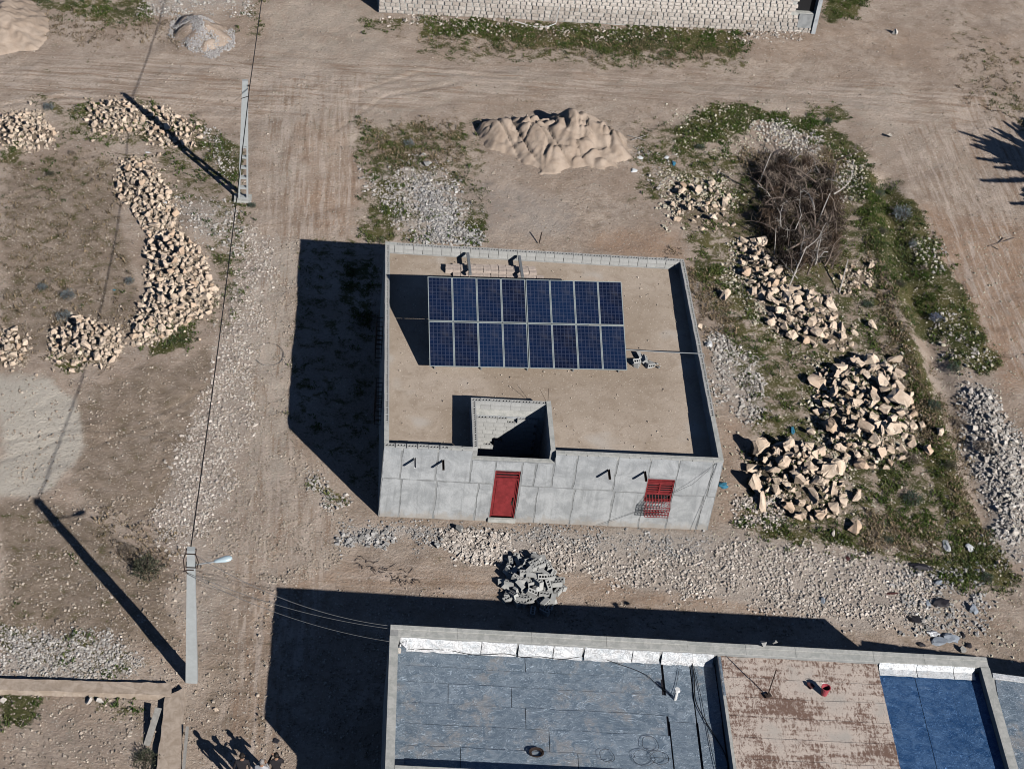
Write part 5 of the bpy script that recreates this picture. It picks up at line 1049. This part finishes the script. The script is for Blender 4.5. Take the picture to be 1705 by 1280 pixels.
# lower building behind it and the neighbour
def build_neighbours():
    e = empty('lower_annex', (BX, BY, 0), 'lower grey annex joined to the near side of the foil roofed building', 'building', None, BRZ)
    m = MB(); m.box(0, .25, -15, -6.17, -.4, 2.75); m.box(.25, 12, -15, -14.75, -.4, 2.75); m.box(11.75, 12, -14.75, -6.17, -.4, 2.75); m.obj('wall', MT['wall_side'], e)
    m = MB(); m.box(.25, 11.75, -14.75, -6.17, 2.3, 2.5); m.obj('roof', MT['roofdirt'], e)
    x, y = g(1661,1124,3.1); a = Vector(g(1668,1127,3.1)); b = Vector(g(1705,1133,3.1)); ang = math.atan2((b-a).y, (b-a).x)
    p1 = g(1430,1065); p2 = g(1620,1090); ang = math.atan2(p2[1]-p1[1], p2[0]-p1[0])
    e = empty('neighbour_building', (p1[0]-SUNV[0]*3.12+.02, p1[1]-SUNV[1]*3.12, 0), 'light grey flat roof of the lower neighbour at the right frame edge', 'building', None, ang)
    m = MB(); m.box(0, 8, -7, 0, -.4, 3.08); m.obj('wall', MT['wall_side'], e)
    for k in range(5):
        m = MB(); m.box(.18, 7.9, -.28-1.3*(k+1)+.01, -.28-1.3*k, 3.085, 3.10+.006*(k % 2)); m.obj('roofing_sheet', MT['foil'], e)
    for k in range(5):
        m = MB(); m.box(.1+1.5*k, 1.45+1.5*k, -.26, -.02, 3.085, 3.14); m.obj('edge_flashing', MT['silver'], e)
    m = MB(); m.box(0, .10, -7, -.3, 3.085, 3.18); m.obj('roof_edge', MT['mortar'], e)
build_neighbours()
# ------------------------------------------------------------------ far stone building
def build_stone_building():
    x0, y0 = g(630, 21); x1, y1 = g(1350, 56); ang = math.atan2(y1-y0, x1-x0); L = math.hypot(x1-x0, y1-y0)
    e = empty('stone_building', (x0, y0, 0), 'long rough stone walled building at the top of the view', 'building', None, ang)
    m = MB(); OP = (L-1.15, L-.05, 1.25, 2.5); walls_with_holes(m, 0, L, -.3, 3.6, .02, .35, [OP]); m.box(0, .35, .35, 8, -.3, 3.6); m.box(L-.35, L, .35, 8, -.3, 3.6); m.box(.35, L-.35, 7.65, 8, -.3, 3.6); m.obj('wall_core', MT['mortar'], e)
    m = MB(); m.box(.35, L-.35, .35, 7.65, 3.1, 3.35); m.obj('roof', MT['roofdirt'], e)
    m = MB(); m.box(OP[0], OP[1], .28, .33, OP[2], OP[3]); m.obj('opening', MT['black'], e)
    ms = []
    for i in range(10):
        r = random.Random(900+i); bm = bmesh.new()
        for sx in (-1, 1):
            for sz in (-1, 1):
                bm.verts.new((sx*.5*r.uniform(.82, 1), .5, sz*.5*r.uniform(.82, 1))); bm.verts.new((sx*.5*r.uniform(.7, .92), -.5*r.uniform(.6, 1), sz*.5*r.uniform(.7, .92)))
        for _ in range(3): bm.verts.new((r.uniform(-.5, .5), -.5*r.uniform(.7, 1.1), r.uniform(-.45, .45)))
        bmesh.ops.convex_hull(bm, input=bm.verts); bmesh.ops.delete(bm, geom=[v for v in bm.verts if not v.link_faces], context='VERTS'); me = bpy.data.meshes.new('stone'); bm.to_mesh(me); bm.free(); me.materials.append(MT['wallstone']); ms.append(me)
    cnt = 0; SV = []; SF = []
    z = 0.0; row = 0
    while z < 3.5:
        h = random.uniform(.17, .25); x = 0.0
        while x < L-.02:
            w = min(random.uniform(.22, .46), L-x)
            inside = OP[0]-.05 < x+w/2 < OP[1]+.05 and OP[2]-.05 < z+h/2 < OP[3]+.05; corner = x+w/2 > L-.9 and .35 < z < 1.2
            if not inside and not corner:
                loc = (x+w/2, .0+random.uniform(-.012, .012), z+h/2); sc = (w*.98, .085, h*.97)
                if cnt < 300:
                    o = link('stone', random.choice(ms), e); o.location = loc; o.scale = sc; cnt += 1
                else:
                    mm = random.choice(ms); b = len(SV); SV += [(v.co.x*sc[0]+loc[0], v.co.y*sc[1]+loc[1], v.co.z*sc[2]+loc[2]) for v in mm.vertices]; SF += [tuple(b+i for i in p.vertices) for p in mm.polygons]
            x += w
        z += h; row += 1
    me = bpy.data.meshes.new('upper_stonework'); me.from_pydata(SV, [], SF); me.materials.append(MT['wallstone']); o = link('upper_stonework', me, e); o['kind'] = 'stuff'
    m = MB(); m.box(L-.9, L-.1, -.05, .03, .35, 1.2); m.obj('cement_patch', MT['joint'], e)
    m = MB(); m.box(L-.02, L+.22, -.12, .4, -.3, 3.6); m.obj('corner_pilaster', MT['plaster'], e)
    m = MB(); m.tube([(9.9, -.1, .9), (9.75, -.45, .1), (9.2, -.8, .03), (8.4, -.75, .03), (7.4, -.3, .05)], .025, 5); tagged = m.obj('hose', MT['white'], None); tagged.location = (x0, y0, 0); tagged.rotation_euler = (0, 0, ang); tag(tagged, 'pale hose curling from the stone wall onto the weeds', 'hose')
build_stone_building()
# ------------------------------------------------------------------ poles, lamp and lines
def build_poles():
    px1, py1 = -6.44, -8.55; H = 6.48
    e = empty('lamp_pole', (px1, py1, tz(px1, py1)), 'tapered concrete utility pole with street lamp beside the lane', 'utility pole')
    m = MB(); n = 2; a, b = .21, .125
    vs = [(-a, -a*.75, -.5), (a, -a*.75, -.5), (a, a*.75, -.5), (-a, a*.75, -.5), (-b, -b*.8, H), (b, -b*.8, H), (b, b*.8, H), (-b, b*.8, H)]
    m.add(vs, [(0,3,2,1),(4,5,6,7),(0,1,5,4),(1,2,6,5),(2,3,7,6),(3,0,4,7)]); m.obj('pole', MT['pole'], e)
    m = MB()
    for z in (H-.12, H-.75):
        for s in (-1, 1): m.bar((s*.16, -.12, z), (s*.16, .12, z), .03)
        m.bar((-.17, -.12, z), (.17, -.12, z), .03); m.bar((-.17, .12, z), (.17, .12, z), .03)
    m.tube([(-.16, -.1, H-.1), (-.24, -.12, H-.4), (-.2, -.14, H-.85), (-.1, -.16, H-1.0)], .02, 5); m.tube([(.16, -.1, H-.15), (.25, -.12, H-.5), (.2, -.14, H-.75)], .02, 5); m.tube([(-.24, -.12, H-.95), (-.1, -.14, H-.85), (.1, -.14, H-.85)], .022, 5)
    m.obj('bracket', MT['rust_and_shade'], e)
    m = MB(); m.tube([(.1, 0, H-.75), (.5, .05, H-.68), (.85, .1, H-.66)], .025, 6); arm = m.obj('lamp_arm', MT['steel'], e)
    m = MB(); n = 14; P = [(-.08, .04, .02), (0, .075, .05), (.15, .10, .07), (.32, .135, .085), (.46, .12, .07), (.54, .05, .03)]
    vs = []
    for x, w, h in P:
        for k in range(n):
            t = 2*math.pi*k/n; vs.append((x, w*math.cos(t), h*math.sin(t)*(1 if math.sin(t) > 0 else .55)))
    m.add(vs, [(i*n+k, i*n+(k+1) % n, (i+1)*n+(k+1) % n, (i+1)*n+k) for i in range(len(P)-1) for k in range(n)]+[tuple(range(n-1, -1, -1)), tuple((len(P)-1)*n+k for k in range(n))])
    lh = m.obj('lamp_head', MT['lamp'], e, True); lh.location = (.80, .12, H-.66); lh.rotation_euler = (0, -.15, .22)
    # lattice pole
    qx, qy = -6.43, 20.66; H2 = 6.42
    e2 = empty('lattice_pole', (qx, qy, tz(qx, qy)), 'concrete utility pole with ladder like openings in its lower half', 'utility pole')
    def wdt(z): return .235-.11*z/H2
    def ychord(z): return .11-.03*z/H2
    zs = 3.0
    for s in (-1, 1):
        m = MB(); w0, w1 = wdt(0), wdt(zs); t0, t1 = .075, .075
        vs = [(s*w0, -ychord(0), -.4), (s*(w0-t0), -ychord(0), -.4), (s*(w0-t0), ychord(0), -.4), (s*w0, ychord(0), -.4), (s*w1, -ychord(zs), zs), (s*(w1-t1), -ychord(zs), zs), (s*(w1-t1), ychord(zs), zs), (s*w1, ychord(zs), zs)]
        m.add(vs, [(0,3,2,1),(4,5,6,7),(0,1,5,4),(1,2,6,5),(2,3,7,6),(3,0,4,7)] if s < 0 else [(0,1,2,3),(4,7,6,5),(0,4,5,1),(1,5,6,2),(2,6,7,3),(3,7,4,0)]); m.obj('leg', MT['pole'], e2)
    for k in range(6):
        z = .12+k*.56; m = MB(); w = wdt(z)-.074; m.box(-w, w, -ychord(z)+.004, ychord(z)-.004, z-.04, z+.04); m.obj('rung', MT['pole'], e2)
    m = MB(); w0, w1 = wdt(zs), wdt(H2); vs = [(-w0, -ychord(zs), zs), (w0, -ychord(zs), zs), (w0, ychord(zs), zs), (-w0, ychord(zs), zs), (-w1, -ychord(H2), H2), (w1, -ychord(H2), H2), (w1, ychord(H2), H2), (-w1, ychord(H2), H2)]
    m.add(vs, [(0,3,2,1),(4,5,6,7),(0,1,5,4),(1,2,6,5),(2,3,7,6),(3,0,4,7)]); m.obj('upper_shaft', MT['pole'], e2)
    m = MB(); m.box(-.42, .38, -.28, .3, -.3, .10); m.obj('footing', MT['mortar'], e2)
    m = MB(); m.bar((-.17, -.1, H2-.9), (.17, -.1, H2-.75), .025); m.bar((.12, -.1, H2-.2), (.2, -.1, H2-.2), .06); m.obj('bracket', MT['rust_and_shade'], e2)
    def span(p, q, sag, r, lab, mat='cable', n=28, grp='overhead lines'):
        p, q = Vector(p), Vector(q); m = MB(); pts = [p.lerp(q, t/n)+Vector((0, 0, -sag*4*(t/n)*(1-t/n))) for t in range(n+1)]; m.tube(pts, r, 5)
        return tag(m.obj('overhead_cable', MT[mat], None, True), lab, 'cable', grp)
    span((px1-.02, py1+.1, H-.05), (qx+.2, qy-.1, H2-.22), .75, .022, 'twisted black overhead cable between the lamp pole and the lattice pole')
    x3, y3 = g(436, -60, 6.3); span((qx+.2, qy-.1, H2-.22), (-6.0, 50.5, 6.3), .75, .022, 'twisted black overhead cable running on beyond the lattice pole')
    C1 = g(645, 1041, BZ); C2 = g(652, 1068, BZ)
    span((px1+.12, py1-.1, H-.15), (C1[0], C1[1], BZ), .55, .010, 'uppermost thin wire from the lamp pole to the foil roofed building', 'greycable')
    span((px1-.1, py1-.16, H-.95), (C1[0], C1[1]-.1, BZ-.03), .35, .009, 'middle thin wire from the lamp pole to the foil roofed building', 'greycable')
    span((px1-.1, py1-.16, H-1.0), (C2[0], C2[1], BZ), .45, .009, 'lowest thin wire from the lamp pole to the foil roofed building', 'greycable')
build_poles()
# ------------------------------------------------------------------ low mud wall, plank, pipe
def build_mud_walls():
    def prism(name, poly, z0, z1, parent, mat, n=14):
        # polygon prism with worn edges
        pts = []
        for i in range(len(poly)):
            a, b = poly[i], poly[(i+1) % len(poly)]; k = max(1, int(math.hypot(b[0]-a[0], b[1]-a[1])/.25))
            for t in range(k): pts.append((a[0]+(b[0]-a[0])*t/k+random.uniform(-.02, .02), a[1]+(b[1]-a[1])*t/k+random.uniform(-.02, .02)))
        n_ = len(pts); cx = sum(p[0] for p in pts)/n_; cy = sum(p[1] for p in pts)/n_; mb = MB()
        vs = [(p[0], p[1], z0) for p in pts]+[(p[0], p[1], z1-.03+random.uniform(-.01, .01)) for p in pts]
        ins = []
        for p in pts:
            ins.append((p[0], p[1]))
        mb.add(vs, [(k, (k+1) % n_, (k+1) % n_+n_, k+n_) for k in range(n_)]+[tuple(range(n_, 2*n_))]); return mb.obj(name, mat, parent)
    H = .32
    e = empty('low_mud_wall', (0, 0, 0), 'low mud rendered wall running in from the left frame edge and turning down', 'wall')
    A = [g(-120,1143,H), g(285,1156,H), g(285,1136,H), g(-120,1124,H)]
    prism('wall_top_run', A, -.3, H, e, MT['mud'])
    B = [g(300,1300,H), g(308,1140,H), g(274,1158,H), g(258,1300,H)]
    prism('wall_side_run', B, -.3, H-.05, e, MT['mud'])
    p = (*g(244,1240,.05), .03); q = (*g(264,1178,.45), .45); m = MB(); m.bar(p, q, .22, .03); tag(m.obj('plank', MT['grey_plank']), 'grey plank leaning against the turned mud wall', 'plank')
    p = (*g(305,1290,.05), .15); q = (*g(312,1215,.2), .35); m = MB(); m.bar(p, q, .10, .12); tag(m.obj('fence_board', MT['grey_plank']), 'narrow weathered board standing on edge beside the mud wall', 'board')
build_mud_walls()
# ------------------------------------------------------------------ concrete block pile by the lane
def block_pile():
    cx, cy = g(886, 970, .2); e = empty('concrete_block_pile', (cx, cy, tz(cx, cy)), 'dumped pile of grey hollow concrete blocks at the shadow edge', 'block pile')
    r = random.Random(4); R = [1.18, 1.2]
    for lay, (n, z, k) in enumerate(((42, .02, 1.0), (34, .17, .80), (18, .34, .55), (6, .5, .3))):
        pts = []
        for i in range(n):
            best = None
            for t in range(14):
                a = r.uniform(0, 6.28); q = math.sqrt(r.random()); x, y = math.cos(a)*q*R[0]*k, math.sin(a)*q*R[1]*k*1.25; m = min([math.hypot(x-u, y-v) for u, v in pts] or [9])
                if best is None or m > best[0]: best = (m, x, y)
            _, x, y = best; pts.append((x, y)); rot = r.choice([(0, 0, 0), (0, 0, 0), (0, 0, 0), (1.57, 0, 0), (1.57, 0, 0), (.35, .2, 0), (-.3, .4, 0)])
            put_block(e, (x, y, z+(.1 if rot[0] == 1.57 else 0)), 0, (rot[0]+r.uniform(-.18, .18), rot[1]+r.uniform(-.2, .2), r.uniform(0, 6.28)))
block_pile()
# ------------------------------------------------------------------ litter
def crumple(name, px_, py_, sx, sy, sz, mat, lab, cat, rz=0, z=0.0, grp='litter on the plot'):
    x, y = g(px_, py_, z+sz*.4); bm = bmesh.new(); bmesh.ops.create_icosphere(bm, subdivisions=2, radius=.5); r = random.Random(px_*7+py_)
    for v in bm.verts: v.co *= r.uniform(.6, 1.15); v.co.z = max(v.co.z, -.25)
    me = bpy.data.meshes.new(name); bm.to_mesh(me); bm.free(); me.materials.append(MT[mat]); o = link(name, me); o.location = (x, y, tz(x, y)+sz*.22); o.scale = (sx, sy, sz); o.rotation_euler = (r.uniform(-.2, .2), r.uniform(-.2, .2), rz); tag(o, lab, cat, grp)
LIT = [('plastic_bag',1180,573,.36,.55,.2,'bag_white','white plastic bag beside the right wall of the house','bag'),('plastic_bag',1320,716,.22,.5,.18,'bag_blue','blue plastic scrap near the flat pale boulder','bag'),
 ('plastic_bag',1204,808,.42,.35,.18,'bag_blue','blue plastic scrap at the front right corner of the house','bag'),('plastic_bag',1272,735,.4,.15,.1,'bag_blue','pale blue scrap above the lower boulder heap','bag'),('plastic_sheet',1576,905,.3,.95,.14,'bag_white','long white plastic sheet in green weeds','sheet'),
 ('plastic_sheet',1616,910,.4,.45,.16,'bag_white','crumpled white plastic sheet right of the long one','sheet'),('plastic_bag',1056,284,.4,.3,.14,'bag_white','white scrap right of the sand mound','bag'),('plastic_bag',1066,263,.35,.25,.1,'bag_white','smaller white scrap above the other near the sand mound','bag'),
 ('plastic_bag',1122,272,.22,.4,.12,'bag_blue','blue scrap in the weeds near the jagged rocks','bag'),('plastic_bag',1110,262,.3,.2,.12,'bag_white','white scrap next to the blue one','bag'),('metal_sheet',1556,1054,.6,.32,.16,'tin','shiny crumpled metal on the litter by the foil roofed building','metal scrap'),
 ('plastic_sheet',1562,1066,.75,.42,.16,'bag_grey','grey sheeting under the shiny metal scrap','sheet'),('plastic_sheet',1585,1060,.7,.5,.18,'bag_grey','grey sheeting right of the shiny metal scrap','sheet'),('dark_bag',1570,1002,.75,.5,.25,'bag_dark','black bag lying on the lane end','bag'),('dark_bag',1525,1030,.7,.55,.14,'bag_dark','dark charred scraps left of the grey sheeting','scrap'),
 ('dark_bag',1535,942,1.0,.4,.25,'bag_dark','black sheeting under the green bank','sheet'),('grey_slab',1622,1012,.34,.5,.3,'bag_grey','grey upright slab standing on the lane end','slab'),('grey_slab',1562,968,.4,.35,.2,'bag_grey','bluish grey lump in the rubble','lump'),('dark_bag',1613,1072,.28,.32,.15,'bag_dark','small black scrap near the roof corner','scrap'),
 ('dark_bag',1535,1072,.35,.25,.12,'bag_dark','small dark scrap at the shadow edge','scrap'),('dark_bag',1605,1055,.15,.32,.1,'bag_dark','thin black scrap right of the grey sheeting','scrap'),('grey_slab',1545,1002,.25,.5,.12,'bag_grey','narrow grey strip left of the black bag','strip'),('plastic_bag',275,338,.22,.3,.1,'bag_white','white scrap on the rocks of the long chain','bag'),
 ('plastic_bag',190,482,.16,.1,.06,'bag_blue','tiny blue scrap on the wire shadow','bag'),('plastic_bag',246,253,.3,.12,.06,'bag_white','pale scrap between the upper heaps','bag'),('dark_bag',1483,987,.7,.14,.08,'maroon','dark reddish strip in the gravel of the lane','strip'),('plastic_bag',1112,940,.12,.12,.05,'bag_blue','tiny pale blue scrap in the gravel bank','bag'),
 ('grey_slab',1370,1000,.2,.4,.1,'bag_grey','faint grey scrap in the lane gravel','scrap'),('plastic_bag',800,883,.15,.15,.1,'bag_white','pale scrap by the house front','scrap'),('grey_slab',460,1233,.3,.22,.05,'bag_dark','flat dark scrap on the lane beside the shadow','scrap'),('dark_bag',1445,920,.3,.2,.06,'bag_dark','dark scrap in the gravel below the weeds','scrap'),('dark_bag',1410,930,.3,.35,.08,'maroon','brown scrap in the lane gravel','scrap')]
for t in LIT: crumple(*t)
# branches on the right-hand track, wire ring and dead tendrils
def extras():
    m = MB()
    for a, b in (((1645,412),(1668,405)),((1668,405),(1690,398)),((1660,408),(1672,398)),((1650,411),(1662,418))): m.tube([(*g(*a), .06), (*g(*b), .09)], .03, 5, .02)
    tag(m.obj('fallen_branch', MT['twig']), 'pale fallen branch on the right hand track under the tree shadow', 'branch')
    c = g(448, 590); m = MB(); m.tube([(c[0]+.62*math.cos(t*.36-2.6), c[1]+.75*math.sin(t*.36-2.6), tz(c[0], c[1])+.03) for t in range(15)], .012, 4); tag(m.obj('wire_ring', MT['greycable']), 'thin open wire ring lying on the road left of the house shadow', 'wire')
    for px_, py_, n, lab in ((1062,232,5,'two pale sticks right of the sand mound'),):
        m = MB(); m.tube([(*g(1045,228), .1), (*g(1075,236), .08)], .02, 5); m.tube([(*g(1052,236), .1), (*g(1078,228), .12)], .018, 5); tag(m.obj('stick', MT['pole_wood']), lab, 'sticks')
    m = MB(); m.tube([(*g(898,402,.1), 0), (*g(902,388,.4), .45)], .03, 5); tag(m.obj('short_stake', MT['rust_and_shade']), 'short dark stake in the ground just above the house', 'stake')
    # drifted dry roots on the lane
    r = random.Random(5); m = MB()
    for k in range(46):
        t = r.random(); a = (600+t*90+r.uniform(-12, 12), 935+t*35+r.uniform(-8, 8)); x, y = g(*a); L = r.uniform(.1, .35); z = tz(x, y)+.02; an = r.uniform(0, 6.28)
        m.tube([(x, y, z), (x+L*.5*math.cos(an), y+L*.5*math.sin(an), z+.04), (x+L*math.cos(an+.5), y+L*math.sin(an+.5), z)], .012, 3)
    tag(m.obj('dry_roots', MT['twig_dark']), 'streak of dry roots and twigs on the lane left of the block pile', 'twigs', kind='stuff')
    # long bare wire across the trampled plot
    m = MB(); m.tube([(*g(1415,830), .12), (*g(1440,850), .1), (*g(1470,868), .06)], .014, 4); tag(m.obj('black_hose', MT['cable']), 'black hose end beside the lower boulder heap', 'hose')
extras()
# ------------------------------------------------------------------ tree just beyond the right edge, whose shadow falls on the track
def build_tree():
    c = g(1836, 320); H = 3.4; x, y = c[0]-SUNV[0]*H, c[1]-SUNV[1]*H
    e = empty('pine_tree', (x, y, tz(x, y)), 'spiky dark pine just beyond the right frame edge, shading the track', 'tree'); m = MB(); m.tube([(0, 0, -.2), (.05, .03, 1.5), (0, 0, 3.2), (0, .05, 6.6)], .17, 8, .04); m.obj('trunk', MT['twig_dark'], e)
    r = np.random.default_rng(77); VV = []; m = MB(); N = 0
    for k in range(230):
        z = r.uniform(.6, 6.2); R = 5.0*math.sin(math.pi*min(1, (z+.6)/7.0))**.75+.2; a = r.uniform(0, 6.283); L = R*r.uniform(.7, 1.12); d = np.array([math.cos(a), math.sin(a), r.uniform(.0, .4)]); m.tube([(0, 0, z), tuple(np.array([0, 0, z])+d*L*.5), tuple(np.array([0, 0, z])+d*L)], .03, 4, .008)
        n = 520; t = r.uniform(.05, 1.0, n); P = np.array([0, 0, z])+d*L*t[:, None]; nd = d*1.1+r.normal(0, .42, (n, 3)); nd /= np.linalg.norm(nd, axis=1)[:, None]; s = np.cross(nd, r.normal(0, 1, (n, 3))); s /= np.linalg.norm(s, axis=1)[:, None]; ln = r.uniform(.2, .42, n)*(1.15-t*.55)
        VV.append(np.stack([P-s*.085, P+s*.085, P+nd*ln[:, None]], 1).reshape(-1, 3))
    V = np.concatenate(VV); C = np.array((.035, .055, .025))*r.uniform(.6, 1.4, (len(V)//3, 1)); cm = fast_mesh('crown', V, np.arange(len(V)).reshape(-1, 3), MT['leaf'], False, {'col': np.repeat(C, 3, 0)})
    link('crown', cm, e); m.obj('branches', MT['twig_dark'], e)
build_tree()
# ------------------------------------------------------------------ three people at the lower edge
def person(x, y, face, H, shirt, trousers, hair, arms, label):
    e = empty('person', (x, y, tz(x, y)), label, 'person', 'people standing in the lane', face); k = H/1.75
    J = {'pelvis': (0, 0, .95), 'waist': (0, -.01, 1.10), 'chest': (0, .0, 1.32), 'neck': (0, -.01, 1.49), 'nk2': (0, .01, 1.56), 'head': (0, .02, 1.64), 'crown': (0, .01, 1.70)}
    rad = {'pelvis': (.155, .115), 'waist': (.14, .105), 'chest': (.175, .12), 'neck': (.065, .065), 'nk2': (.058, .06), 'head': (.078, .098), 'crown': (.062, .078)}
    E = [('pelvis', 'waist'), ('waist', 'chest'), ('chest', 'neck'), ('neck', 'nk2'), ('nk2', 'head'), ('head', 'crown')]
    for s, nm in ((-1, 'l'), (1, 'r')):
        J[nm+'hip'] = (s*.10, 0, .88); J[nm+'knee'] = (s*.12, .03, .49); J[nm+'ank'] = (s*.13, -.02, .09); J[nm+'toe'] = (s*.15, .17, .04)
        rad[nm+'hip'] = (.095, .10); rad[nm+'knee'] = (.062, .065); rad[nm+'ank'] = (.045, .048); rad[nm+'toe'] = (.042, .03); E += [('pelvis', nm+'hip'), (nm+'hip', nm+'knee'), (nm+'knee', nm+'ank'), (nm+'ank', nm+'toe')]
        J[nm+'sh'] = (s*.185, 0, 1.41); rad[nm+'sh'] = (.062, .065); E.append(('chest', nm+'sh'))
        if arms == 'hold': J[nm+'el'] = (s*.27, .08, 1.16); J[nm+'wr'] = (s*.11, .32, 1.24)
        elif arms == 'raise' and s > 0: J[nm+'el'] = (s*.36, .22, 1.42); J[nm+'wr'] = (s*.22, .36, 1.62)
        else: J[nm+'el'] = (s*.25, -.02, 1.14); J[nm+'wr'] = (s*.26, .06, .90)
        rad[nm+'el'] = (.045, .045); rad[nm+'wr'] = (.03, .033); E += [(nm+'sh', nm+'el'), (nm+'el', nm+'wr')]
    names = list(J); bm = bmesh.new(); vs = [bm.verts.new([c*k for c in J[n]]) for n in names]
    for a, b in E: bm.edges.new((vs[names.index(a)], vs[names.index(b)]))
    me = bpy.data.meshes.new('body'); bm.to_mesh(me); bm.free(); o = link('body', me, e); md = o.modifiers.new('s', 'SKIN'); sv = me.skin_vertices[0].data
    for i, n in enumerate(names): sv[i].radius = (rad[n][0]*k, rad[n][1]*k); sv[i].use_root = (n == 'pelvis')
    o.modifiers.new('u', 'SUBSURF').levels = 2; o.modifiers['u'].render_levels = 2
    dg = bpy.context.evaluated_depsgraph_get(); ev = o.evaluated_get(dg); nm_ = bpy.data.meshes.new_from_object(ev); o.modifiers.clear(); o.data = nm_
    nm_.materials.clear()
    for q in ('skin', shirt, trousers, 'cloth_dark'): nm_.materials.append(MT[q])
    for p in nm_.polygons:
        p.use_smooth = True; c = p.center/k; arm = abs(c.x) > .2 and c.z > .8
        if c.z > 1.50 and abs(c.x) < .14 and not (arms == 'raise' and c.y > .2): p.material_index = 0
        elif c.z < .11: p.material_index = 3
        elif c.z < .93 and not arm: p.material_index = 2
        else: p.material_index = 1
    # face and ears
    hc = Vector((0, .02, 1.655))*k; m = MB(); m.add([hc+Vector(v)*k for v in ((-.014, .09, -.02), (.014, .09, -.02), (0, .118, -.025), (0, .092, .02))], [(0,1,2),(0,2,3),(1,3,2)]); m.obj('nose', MT['skin'], o)
    for s in (-1, 1):
        m = MB(); m.tube([hc+Vector((s*.077, .0, -.025))*k, hc+Vector((s*.09, -.01, .0))*k, hc+Vector((s*.08, 0, .025))*k], .014*k, 6); m.obj('ear', MT['skin'], o)
        m = MB(); m.tube([hc+Vector((s*.03-.012, .088, .01))*k, hc+Vector((s*.03+.012, .088, .01))*k], .008*k, 5); m.obj('eye', MT['black'], o)
    m = MB(); m.tube([hc+Vector((-.022, .092, -.055))*k, hc+Vector((.022, .092, -.055))*k], .005*k, 5); m.obj('mouth', MT['maroon'], o)
    bm = bmesh.new(); bmesh.ops.create_icosphere(bm, subdivisions=3, radius=1); r = random.Random(int(x*100))
    for v in list(bm.verts):
        if v.co.z < -.45 or (v.co.y > .55 and v.co.z < .25): bm.verts.remove(v)
    for v in bm.verts: v.co = Vector((v.co.x*.088, v.co.y*.104-.004, v.co.z*.105+.012))*(1+r.uniform(-.03, .05))*k+hc
    hm = bpy.data.meshes.new('hair'); bm.to_mesh(hm); bm.free(); hm.materials.append(MT[hair]); link('hair', hm, o)
    # hands: palm, four fingers and a thumb
    for s, nm in ((-1, 'l'), (1, 'r')):
        w = Vector(J[nm+'wr'])*k; d = (w-Vector(J[nm+'el'])*k).normalized(); side = d.cross(Vector((0, 0, 1))); side = side.normalized() if side.length > .1 else Vector((1, 0, 0)); up = side.cross(d); m = MB(); m.tube([w-d*.02, w+d*.045, w+d*.085], .034*k, 8, .03*k)
        for q in range(4):
            b = w+d*.085+side*(q-1.5)*.019; L = (.06, .072, .068, .055)[q]; m.tube([b-d*.01, b+d*L*.45, b+d*L*.8-up*.015, b+d*L-up*.035], .0092, 6, .007)
        b = w+d*.03-side*.03*s; m.tube([b, b-side*.03*s+d*.03, b-side*.03*s+d*.06], .011, 6, .008); m.obj('hand', MT['skin'], o)
person(-4.45, -13.10, .1, 1.74, 'cloth_dark', 'trousers', 'hair', 'rest', 'dark haired person in dark clothes, leftmost of the three at the lower edge')
person(-3.80, -13.32, -.1, 1.74, 'stripe', 'trousers', 'hair_grey', 'hold', 'grey haired person in a light striped shirt at the lower edge')
person(-3.34, -13.02, .2, 1.72, 'cloth_dark', 'trousers', 'hair', 'hold', 'dark haired person in dark clothes, rightmost of the three at the lower edge')
print('objects', len(bpy.data.objects))
